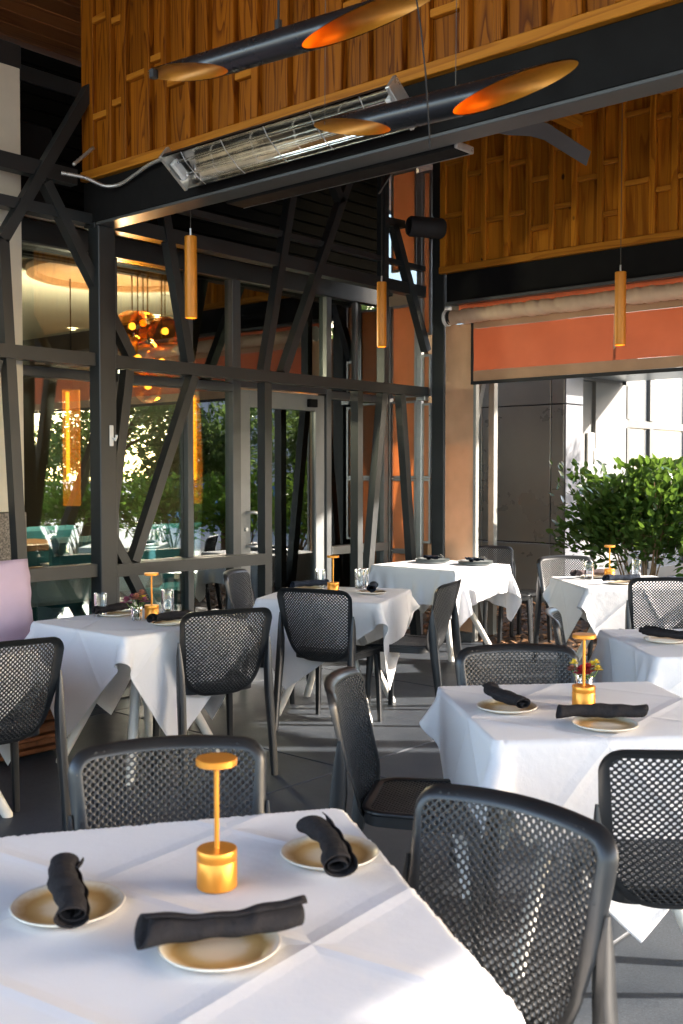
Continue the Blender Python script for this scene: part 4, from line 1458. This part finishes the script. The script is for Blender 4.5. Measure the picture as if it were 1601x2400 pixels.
def rim(surf, outline, wi, wo, th, flare=None):
    """bead swept along a closed outline on the surface"""
    o = np.array(outline)
    n = len(o)
    e = 1e-3
    S = surf(o[:, 0], o[:, 1])
    Nn = np.cross(surf(o[:, 0] + e, o[:, 1]) - S, surf(o[:, 0], o[:, 1] + e) - S)
    Nn /= np.linalg.norm(Nn, axis=1)[:, None]
    T = np.roll(S, -1, 0) - np.roll(S, 1, 0); T /= np.linalg.norm(T, axis=1)[:, None]
    B = np.cross(T, Nn)                                # outwards for a counter clockwise outline
    m = MB()
    vs = []
    for i in range(n):
        b_ = B[i]
        fl_ = flare(o[i, 0], o[i, 1]) if flare else None
        w2 = wo
        out = b_
        if fl_ is not None:
            out = b_ + fl_[0]
            out = out / np.linalg.norm(out)
            w2 = wo + fl_[1]
        t2 = th
        sec = [(-wi, -t2 * .75, 0), (-wi, t2 * .75, 0), (-wi * .3, t2, 0), (0, t2, w2 * .55), (0, t2 * .55, w2), (0, -t2 * .55, w2), (0, -t2, w2 * .55), (-wi * .3, -t2, 0)]
        for (a, h_, o_) in sec:
            vs.append(S[i] + b_ * a + out * o_ + Nn[i] * h_)
    fs = []
    for i in range(n):
        j = (i + 1) % n
        for k in range(8):
            k2 = (k + 1) % 8
            fs.append((i * 8 + k, i * 8 + k2, j * 8 + k2, j * 8 + k))
    return m.add(vs, fs)


def rounded(w_b, w_t, v0, v1, r_b, r_t, n=9, bow=0.0):
    """closed counter clockwise outline with rounded corners; bow lifts the top middle"""
    pts = []
    for cx, cy, r, a0 in ((w_b - r_b, v0 + r_b, r_b, -90), (w_t - r_t, v1 - r_t, r_t, 0), (-(w_t - r_t), v1 - r_t, r_t, 90), (-(w_b - r_b), v0 + r_b, r_b, 180)):
        for k in range(n + 1):
            a = R(a0 + 90 * k / n)
            pts.append((cx + r * math.cos(a), cy + r * math.sin(a)))
    out = []
    m = len(pts)
    for i in range(m):
        p, q = np.array(pts[i]), np.array(pts[(i + 1) % m])
        L = np.linalg.norm(q - p)
        k = max(1, int(L / .03))
        for j in range(k):
            out.append(tuple(p + (q - p) * j / k))
    return [(u, v + (bow * (1 - (u / w_t) ** 2) if v > (v0 + v1) / 2 else 0)) for u, v in out]


def in_poly(poly):
    P = np.array(poly)

    def f(u, v):
        x0, y0 = P[:, 0], P[:, 1]
        x1, y1 = np.roll(x0, -1), np.roll(y0, -1)
        c = ((y0 > v) != (y1 > v)) & (u < (x1 - x0) * (v - y0) / (y1 - y0 + 1e-12) + x0)
        return bool(c.sum() % 2)
    return f


def back_surf(u, v):
    t = v / .42
    tt = np.clip(t, 0, 1)
    y = -.188 - .052 * t - .040 * t * t + .85 * u * u * (.9 + .25 * (1 - t))
    y = y - .018 * np.sin(tt * 3.14159) + .030 * np.clip(.12 - t, 0, 1) ** 2 * 40
    z = .418 + v * .985
    return np.stack([u, y, z], -1)


def seat_surf(u, v):
    d = np.clip(v - .13, 0, 1)
    z = .462 - .10 * (.2 - np.abs(u)) * np.clip(.2 - np.abs(v), 0, .2) * 2 - 1.6 * d * d
    z = z + .35 * np.clip(-v - .13, 0, 1) ** 2 * 4
    return np.stack([u, v, z], -1)


def make_chair():
    t = thing('patio_chair', (0, 0, 0), 'x', 'chair', 'charcoal perforated patio chairs')
    ob_ = rounded(.205, .228, .000, .424, .145, .042, 11, .010)
    big = in_poly(ob_)
    o = link('backrest', lattice(back_surf, lambda u, v: big(u * 1.04, (v - .21) * 1.025 + .21), -.24, .24, -.02, .45, .0195, .0098, .0055, .006, 'backrest', 'chair_plastic'), t)

    def fl_(u, v):
        k = max(0.0, min(1.0, (v - .20) / .22))
        side = max(0.0, min(1.0, (v - .10) / .12))
        return (np.array([0, -1.0 * k - .5 * side, 0]), .008 * k + .012 * side)
    rim(back_surf, ob_, .0145, .009, .0048, fl_).build('back_frame', 'chair_plastic', t, 60)
    os_ = rounded(.190, .212, -.165, .225, .07, .045, 7)
    big2 = in_poly(os_)
    link('seat', lattice(seat_surf, lambda u, v: big2(u * 1.05, (v - .03) * 1.05 + .03), -.24, .24, -.21, .24, .0195, .0098, .0046, .006, 'seat', 'chair_plastic'), t)
    rm_ = rim(seat_surf, os_, .017, .012, .008)
    rm_.build('seat_frame', 'chair_plastic', t, 60)
    ap_ = MB()
    pts = [p for p in os_]
    n = len(pts)
    S = seat_surf(np.array([p[0] for p in pts]), np.array([p[1] for p in pts]))
    vs = []
    for i in range(n):
        for k, (sc_, dz_) in enumerate(((1.035, -.004), (1.03, -.040), (1.0, -.040), (1.0, -.004))):
            vs.append((S[i, 0] * sc_, S[i, 1] * sc_, S[i, 2] + dz_))
    fs = []
    for i in range(n):
        j = (i + 1) % n
        for k in range(4):
            fs.append((i * 4 + k, j * 4 + k, j * 4 + (k + 1) % 4, i * 4 + (k + 1) % 4))
    ap_.add(vs, fs).build('apron', 'chair_plastic', t, 60)

    def leg(st_):
        """stations: (x, y, z, half width x, half depth y)"""
        m = MB()
        vs, fs = [], []
        for (x, y, z, a, b_) in st_:
            for k in range(10):
                an = 2 * math.pi * (k + .5) / 10
                c, s_ = math.cos(an), math.sin(an)
                vs.append((x + a * math.copysign(abs(c) ** .6, c), y + b_ * math.copysign(abs(s_) ** .6, s_), z))
        for i in range(len(st_) - 1):
            for k in range(10):
                p, q = i * 10 + k, i * 10 + (k + 1) % 10
                fs.append((p, q, q + 10, p + 10))
        fs.append(tuple(range(10))[::-1]); fs.append(tuple(range((len(st_) - 1) * 10, len(st_) * 10)))
        return m.add(vs, fs).build('leg', 'chair_plastic', t, 50)
    for s_ in (-1, 1):
        leg([(s_ * .215, .205, 0, .014, .016), (s_ * .208, .197, .25, .017, .019), (s_ * .200, .188, .42, .018, .022), (s_ * .198, .182, .455, .012, .020)])
        leg([(s_ * .242, -.292, 0, .017, .018), (s_ * .240, -.268, .20, .019, .023), (s_ * .236, -.240, .42, .020, .029), (s_ * .236, -.228, .54, .017, .028), (s_ * .240, -.224, .63, .012, .020), (s_ * .243, -.226, .70, .004, .005)])
    return t


chair0 = make_chair()
CH = [
    # back-top middle x, y, facing, label
    (2.30, 3.815, 80, 'charcoal perforated chair cut by the left edge, its back to the viewer'),
    (3.557, 3.885, 71, 'charcoal chair tucked at the bench-side table, its back to the viewer'),
    (4.504, 4.218, 15, 'charcoal chair with its back to the viewer before the middle table'),
    (4.997, 5.425, -62, 'charcoal chair by the glass door, behind the middle table'),
    (5.40, 3.85, 109, 'charcoal chair seen from the side, right of the middle table'),
    (3.552, 2.236, -132, 'charcoal chair facing the viewer behind the table with red flowers'),
    (4.54, 2.66, -60, 'charcoal chair seen edge-on left of the table cut by the right edge'),
    (7.616, 4.349, -125, 'charcoal chair facing the viewer behind the far right table'),
    (6.519, 2.964, 42, 'charcoal chair with its back to the viewer at the far right table'),
    (2.625, 2.345, -60, 'charcoal chair seen from the side, left of the table with red flowers'),
    (1.712, 2.099, -124, 'charcoal chair facing the viewer across the nearest table'),
    (1.87, 1.17, 178, 'big charcoal chair turned to the nearest table, in the right foreground'),
    (2.514, 1.048, 41, 'charcoal chair cut by the right edge, its back to the viewer'),
    (8.25, 5.50, -125, 'charcoal chair half hidden behind the tan panel and service table'),
]
for i, (x, y, a, lab) in enumerate(CH):
    c = chair0 if i == 0 else copy_tree(chair0)
    f = Vector((math.cos(R(a)), math.sin(R(a)), 0))
    c.location = Vector((x, y, -.005 if x > 8 else 0)) + f * .285
    c.rotation_euler = (0, 0, R(a - 90))
    c['label'] = lab

sl_ = thing('stool', (8.32, 5.14, -.02), 'small charcoal stool on the mulch behind the service table', 'stool')
MB().box(-.17, .17, -.17, .17, .44, .475, .02).build('seat', 'chair_plastic', sl_)
for sx_ in (-1, 1):
    for sy_ in (-1, 1):
        MB().bar((sx_ * .165, sy_ * .165, 0), (sx_ * .15, sy_ * .15, .44), .03, .03, (0, 1, 0)).build('leg', 'chair_plastic', sl_)

# ================================================================== BENCH
be = thing('bench', (1.83, 5.35, 0), 'dark wooden bench with lilac cushions under the braces', 'bench')
for k in range(7):
    o = MB().box(-.03, .03, -.012, .012, -1.52, 1.52, .004).build('slat', 'bench_wood', be)
    o.rotation_euler = (R(90), 0, R(90)); o.location = (0, -.38, .05 + k * .064)
bx('core', 'bench_wood', be, -1.5, 1.5, -.36, .2, .02, .44)
for k in range(3):
    cu = MB().box(-.5, .5, -.34, .16, .445, .56, .035).build('seat_cushion', 'lilac_fabric', be, 50)
    cu.location = (-1.0 + k * 1.02, 0, 0)


def cushion(w, h_, d):
    vs, fs = [], []
    n = 22
    for sd in (1, -1):
        for j in range(n + 1):
            for i in range(n + 1):
                u, v_ = 2 * i / n - 1, 2 * j / n - 1
                puff = (1 - u ** 4) * (1 - v_ ** 4)
                wob = .006 * math.sin(u * 9 + v_ * 4) * (abs(u) > .8) + .004 * math.sin(v_ * 17) * (abs(u) > .75)
                pinch = 1 - .03 * (1 - abs(v_)) ** 2
                vs.append((u * w / 2 * pinch, sd * (d * .32 + d * .2 * puff ** .6) + wob, v_ * h_ / 2 * (1 - .02 * (1 - abs(u)))))
    m = n + 1
    for j in range(n):
        for i in range(n):
            a = j * m + i
            fs.append((a, a + m, a + m + 1, a + 1))
            b_ = m * m + a
            fs.append((b_, b_ + 1, b_ + m + 1, b_ + m))
    edge = [i for i in range(n)] + [i * m + n for i in range(n)] + [n * m + n - i for i in range(n)] + [(n - i) * m for i in range(n)]
    for i in range(len(edge)):
        a, b_ = edge[i], edge[(i + 1) % len(edge)]
        fs.append((a, b_, b_ + m * m, a + m * m))
    return MB().add(vs, fs), [vs[i] for i in edge]


for k in range(3):
    mbc, ed = cushion(.96, .54, .20)
    o = mbc.build('back_cushion', 'lilac_fabric', be, 180)
    o.location = (-1.0 + k * 1.0 + .05, .02, .76)
    o.rotation_euler = (R(-12), 0, 0)
    MB().tube([(p[0] * 1.003, p[1] + .002, p[2] * 1.003) for p in ed + ed[:1]], .006, 6).build('piping', 'lilac_piping', o, 180)

# ================================================================== THINGS ON THE TABLES


def make_lamp():
    t = thing('table_lamp', (0, 0, 0), 'x', 'lamp', 'gold cordless table lamps')
    MB().lathe([(0, 0), (.0365, 0), (.0382, .002), (.0382, .052), (.0378, .0525), (.0378, .0535), (.0382, .054), (.0382, .072), (.037, .0735), (0, .0735)], 40).build('base', 'lamp_gold', t, 40)
    MB().tube([(0, 0, .073), (0, 0, .234)], .0048, 12).build('stem', 'lamp_gold', t, 60)
    MB().lathe([(0, .231), (.036, .231), (.0388, .233), (.0388, .2435), (.0375, .245), (0, .245)], 40).build('shade', 'lamp_gold', t, 40)
    MB().lathe([(0, .0745), (.004, .0745), (.005, .073)], 12).build('button', 'lamp_button', t, 60, (.024, .012, 0))
    return t


lamp0 = make_lamp()
for i, (x, y, rz, lab) in enumerate([
        (1.330, 1.490, 20, 'gold cordless lamp on the nearest table'),
        (3.572, 4.511, 60, 'gold cordless lamp beside the plum flowers'),
        (5.092, 4.577, 90, 'gold cordless lamp on the middle table'),
        (3.165, 1.727, 10, 'gold cordless lamp before the red and yellow flowers'),
        (7.15, 3.70, 0, 'gold cordless lamp on the far right table before the shrub')]):
    o = lamp0 if i == 0 else copy_tree(lamp0)
    o.location = (x, y, CT); o.rotation_euler = (0, 0, R(rz)); o['label'] = lab


def make_plate():
    t = MB().lathe([(0, .0035), (.067, .0035), (.084, .0065), (.096, .013), (.099, .0145), (.100, .013), (.096, .009), (.084, .003), (.062, .0), (0, 0)], 48).build('plate', 'stoneware', None, 180)
    return tag(t, 'x', 'plate', 'stoneware side plates')


def make_napkin(seed, L=.215, r=.0245, mat='napkin_black', flap=True):
    """rolled cloth: a flattened spiral tube with folds, open ends, a tail of cloth"""
    rg = np.random.default_rng(seed)
    ph = rg.uniform(0, 6.28, 6)
    n, m = 44, 34
    turns = 2.15
    vs, fs = [], []
    for j in range(m + 1):
        s_ = j / m * 2 - 1
        for k in range(n + 1):
            q = k / n
            a = q * turns * 2 * math.pi + ph[0]
            rr = r * (.40 + .62 * q ** .8)
            end = .012 * math.sin(q * 5 + ph[1]) * (abs(s_) ** 4) * np.sign(s_)
            rr *= 1 + .10 * math.sin(s_ * 4 + ph[2]) + .06 * math.sin(s_ * 11 + a + ph[3]) + .16 * abs(s_) ** 5 * (1 if s_ < 0 else .4)
            bend = .010 * math.sin(s_ * 2.2 + ph[4])
            twist = .55 * s_ * math.sin(ph[5])
            aa = a + twist
            x = s_ * L / 2 + end + .006 * math.sin(aa)
            y = rr * 1.12 * math.cos(aa) + bend
            z = rr * .80 * math.sin(aa)
            vs.append((x, y, z))
    for j in range(m):
        for k in range(n):
            a = j * (n + 1) + k
            fs.append((a, a + 1, a + n + 2, a + n + 1))
    # rest the roll on its lowest point
    zmin = min(v_[2] for v_ in vs)
    vs = [(v_[0], v_[1], v_[2] - zmin + .001) for v_ in vs]
    me = MB().add(vs, fs).mesh('napkin', mat, 180)
    return me


plate0 = make_plate()
nap_meshes = {}


def setting(i, x, y, ang, mat, plab, nlab, dx=0.0, dy=0.0, dz=.0155, tilt=0.0, L=.25):
    p = plate0 if i == 0 else plate0.copy()
    if i:
        col.objects.link(p)
    p.location = (x, y, CT); p.rotation_euler = (0, 0, rng.uniform(0, 6)); p['label'] = plab
    o = link('napkin', make_napkin(100 + i, L, .0275, mat), None, (x + dx, y + dy, CT + dz))
    o.rotation_euler = (0, R(tilt), R(ang))
    md = o.modifiers.new('thick', 'SOLIDIFY'); md.thickness = .0022
    tag(o, nlab, 'napkin', 'rolled dark napkins')


SET = [
    (1.082, 1.609, -125, 'napkin_black', 'sand coloured plate at left on the nearest table', 'black rolled napkin on the left plate of the nearest table', 0, 0),
    (1.585, 1.434, -124, 'napkin_black', 'sand coloured plate beside the lamp, right on the nearest table', 'black rolled napkin on the right plate of the nearest table', -.03, -.02),
    (1.152, 1.285, -30, 'napkin_black', 'sand coloured plate at the front of the nearest table', 'long black rolled napkin at the front of the nearest table', .01, .0),
    (2.973, 1.903, -122, 'napkin_black', 'sand coloured plate at the left of the table with red flowers', 'black rolled napkin lying across the left plate by the red flowers', .02, .02),
    (2.966, 1.545, -45, 'napkin_black', 'sand coloured plate in front of the lamp with red flowers', 'black rolled napkin lying before the lamp with red flowers', .03, .03),
    (3.505, 4.285, 4, 'napkin_black', 'plate at the near side of the bench-side table', 'black rolled napkin before the lamp by the plum flowers', 0, 0),
    (3.523, 4.767, 2, 'napkin_black', 'plate at the far side of the bench-side table', 'black rolled napkin behind the plum flowers', 0, .02),
    (5.263, 4.400, 40, 'napkin_navy', 'plate at the right of the middle table', 'navy rolled napkin standing out on the right of the middle table', 0.01, .0),
    (5.169, 4.860, -16, 'napkin_navy', 'plate at the left of the middle table', 'navy rolled napkin behind the chair back on the middle table', 0, 0),
    (6.89, 3.470, -30, 'napkin_navy', 'plate at the near side of the far right table', 'navy rolled napkin at the front of the far right table', 0, 0),
    (7.16, 3.83, -25, 'napkin_plum', 'plate at the back of the far right table', 'plum rolled napkin at the back of the far right table', -.06, .02),
    (4.655, 2.125, -100, 'napkin_black', 'plate on the table cut by the right edge', 'black rolled napkin on the table cut by the right edge', -.0, .0),
]
for i, (x, y, a, mt, pl_lab, n_lab, dx_, dy_) in enumerate(SET):
    setting(i, x, y, a, mt, pl_lab, n_lab, dx_, dy_)

# tumblers
tg = None
tmesh = MB().lathe([(0, .012), (.028, .012), (.030, .02), (.0335, .122), (.0345, .125), (.0355, .122), (.0345, .06), (.033, .004), (.031, 0), (0, 0)], 28).mesh('glass', 'tumbler_glass', 60)
for i, (x, y, lab) in enumerate([(3.452, 4.80, 'clear tumbler left of the plum flowers'), (3.80, 4.66, 'clear tumbler right of the lamp on the bench-side table'),
                                 (5.30, 4.88, 'clear tumbler behind the chair back left of the middle lamp'), (5.46, 4.665, 'clear tumbler right of the middle lamp, front one of two'), (5.53, 4.69, 'clear tumbler right of the middle lamp, rear one of two'),
                                 (7.03, 3.80, 'clear tumbler left of the far right lamp'), (7.42, 3.62, 'clear tumbler right of the far right lamp'), ]):
    o = thing('tumbler', (x, y, CT), lab, 'glass', 'clear water tumblers')
    link('glass', tmesh, o)
    o.rotation_euler = (0, 0, i)


def vase(x, y, lab, heads, seed, r=.030, h=.075):
    rg = random.Random(seed)
    t = thing('flower_vase', (x, y, CT), lab, 'vase')
    MB().lathe([(0, .008), (r * .72, .008), (r * .95, h - .002), (r, h), (r * 1.06, h - .002), (r * .82, .002), (0, 0)], 22).build('glass', 'tumbler_glass', t, 60)
    for (dx, dy, z, rad, mat, n) in heads:
        fm = MB()
        c = Vector((dx, dy, z))
        for ring in range(4):
            k = max(5, int(n * (1 - ring * .2)))
            tilt = .15 + ring * .38
            for q in range(k):
                a = 2 * math.pi * (q + .5 * ring) / k + rg.uniform(-.15, .15)
                d = Vector((math.cos(a) * math.cos(tilt), math.sin(a) * math.cos(tilt), math.sin(tilt)))
                sd_ = Vector((-math.sin(a), math.cos(a), 0))
                L = rad * (1 - ring * .14) * rg.uniform(.85, 1.1)
                w = rad * .30
                b0 = c + Vector((0, 0, rad * .12 * ring))
                fm.add([b0, b0 + d * L * .6 + sd_ * w, b0 + d * L + Vector((0, 0, -rad * .1)), b0 + d * L * .6 - sd_ * w], [(0, 1, 2, 3)])
        f = fm.build('flower', mat, t)
        MB().tube([(dx * .2, dy * .2, .012), (dx * .5, dy * .5, z * .6), (dx, dy, z)], .0022, 5).build('stem', 'flower_stem', f)
    lm = MB()
    for k in range(9):
        a = rg.uniform(0, 6.28); z = rg.uniform(.03, .085)
        p = Vector((math.cos(a) * .012, math.sin(a) * .012, z)); d = Vector((math.cos(a), math.sin(a), .5)) * .03
        n_ = Vector((-math.sin(a), math.cos(a), 0)) * .008
        lm.add([p, p + d * .5 + n_, p + d, p + d * .5 - n_], [(0, 1, 2, 3)])
    lm.build('leaves', 'leaf_garden', t)
    return t


vase(3.475, 4.516, 'small glass vase of plum and yellow flowers on the bench-side table', [(-.05, .02, .098, .040, 'petal_plum', 15), (-.015, -.02, .115, .040, 'petal_rust', 15), (.035, .0, .132, .036, 'petal_rust', 14), (.055, .012, .105, .034, 'petal_yellow', 13), (.0, .035, .11, .038, 'petal_plum', 15), (.025, -.035, .10, .034, 'petal_plum', 14)], 1)
vase(3.30, 1.80, 'small glass vase of red and yellow flowers behind the gold lamp', [(-.012, .0, .088, .036, 'petal_red', 18), (.01, -.01, .095, .034, 'petal_red', 18), (.035, -.035, .098, .020, 'petal_yellow', 16), (.022, -.018, .115, .018, 'petal_yellow', 14), (.03, -.03, .122, .016, 'petal_yellow', 14), (-.02, .028, .12, .018, 'petal_yellow', 14), (-.03, .03, .098, .022, 'petal_rust', 14)], 2)

# service table: stacked trays with dark cloths and cutlery
for (x, y, lab, sd_) in [(7.43, 5.52, 'stack of grey trays with dark cloths at the left of the service table', 1), (7.50, 5.12, 'stack of grey trays with cutlery at the right of the service table', 2)]:
    s_ = thing('tray_stack', (x, y, CT), lab, 'trays')
    for k in range(3):
        o = MB().lathe([(0, .002), (.12, .002), (.145, .010), (.150, .012), (.145, .006), (.115, -.002), (0, -.002)], 36).build('tray', 'tray_grey', s_, 60)
        o.location = (.01 * k, .008 * k, .003 + .008 * k)
    for k in range(3):
        o = link('folded_cloth', make_napkin(300 + sd_ * 10 + k, .15, .016, 'napkin_navy'), s_, (-.05 + .05 * k, .02 * k, .028))
        o.rotation_euler = (0, 0, R(30 + 40 * k))
    for k in range(4):
        o = MB().box(-.09, .09, -.006, .006, 0, .003, .001).build('knife', 'cutlery', s_)
        o.location = (.03, -.05 + .02 * k, .05); o.rotation_euler = (0, R(4 * k), R(60 + 8 * k))
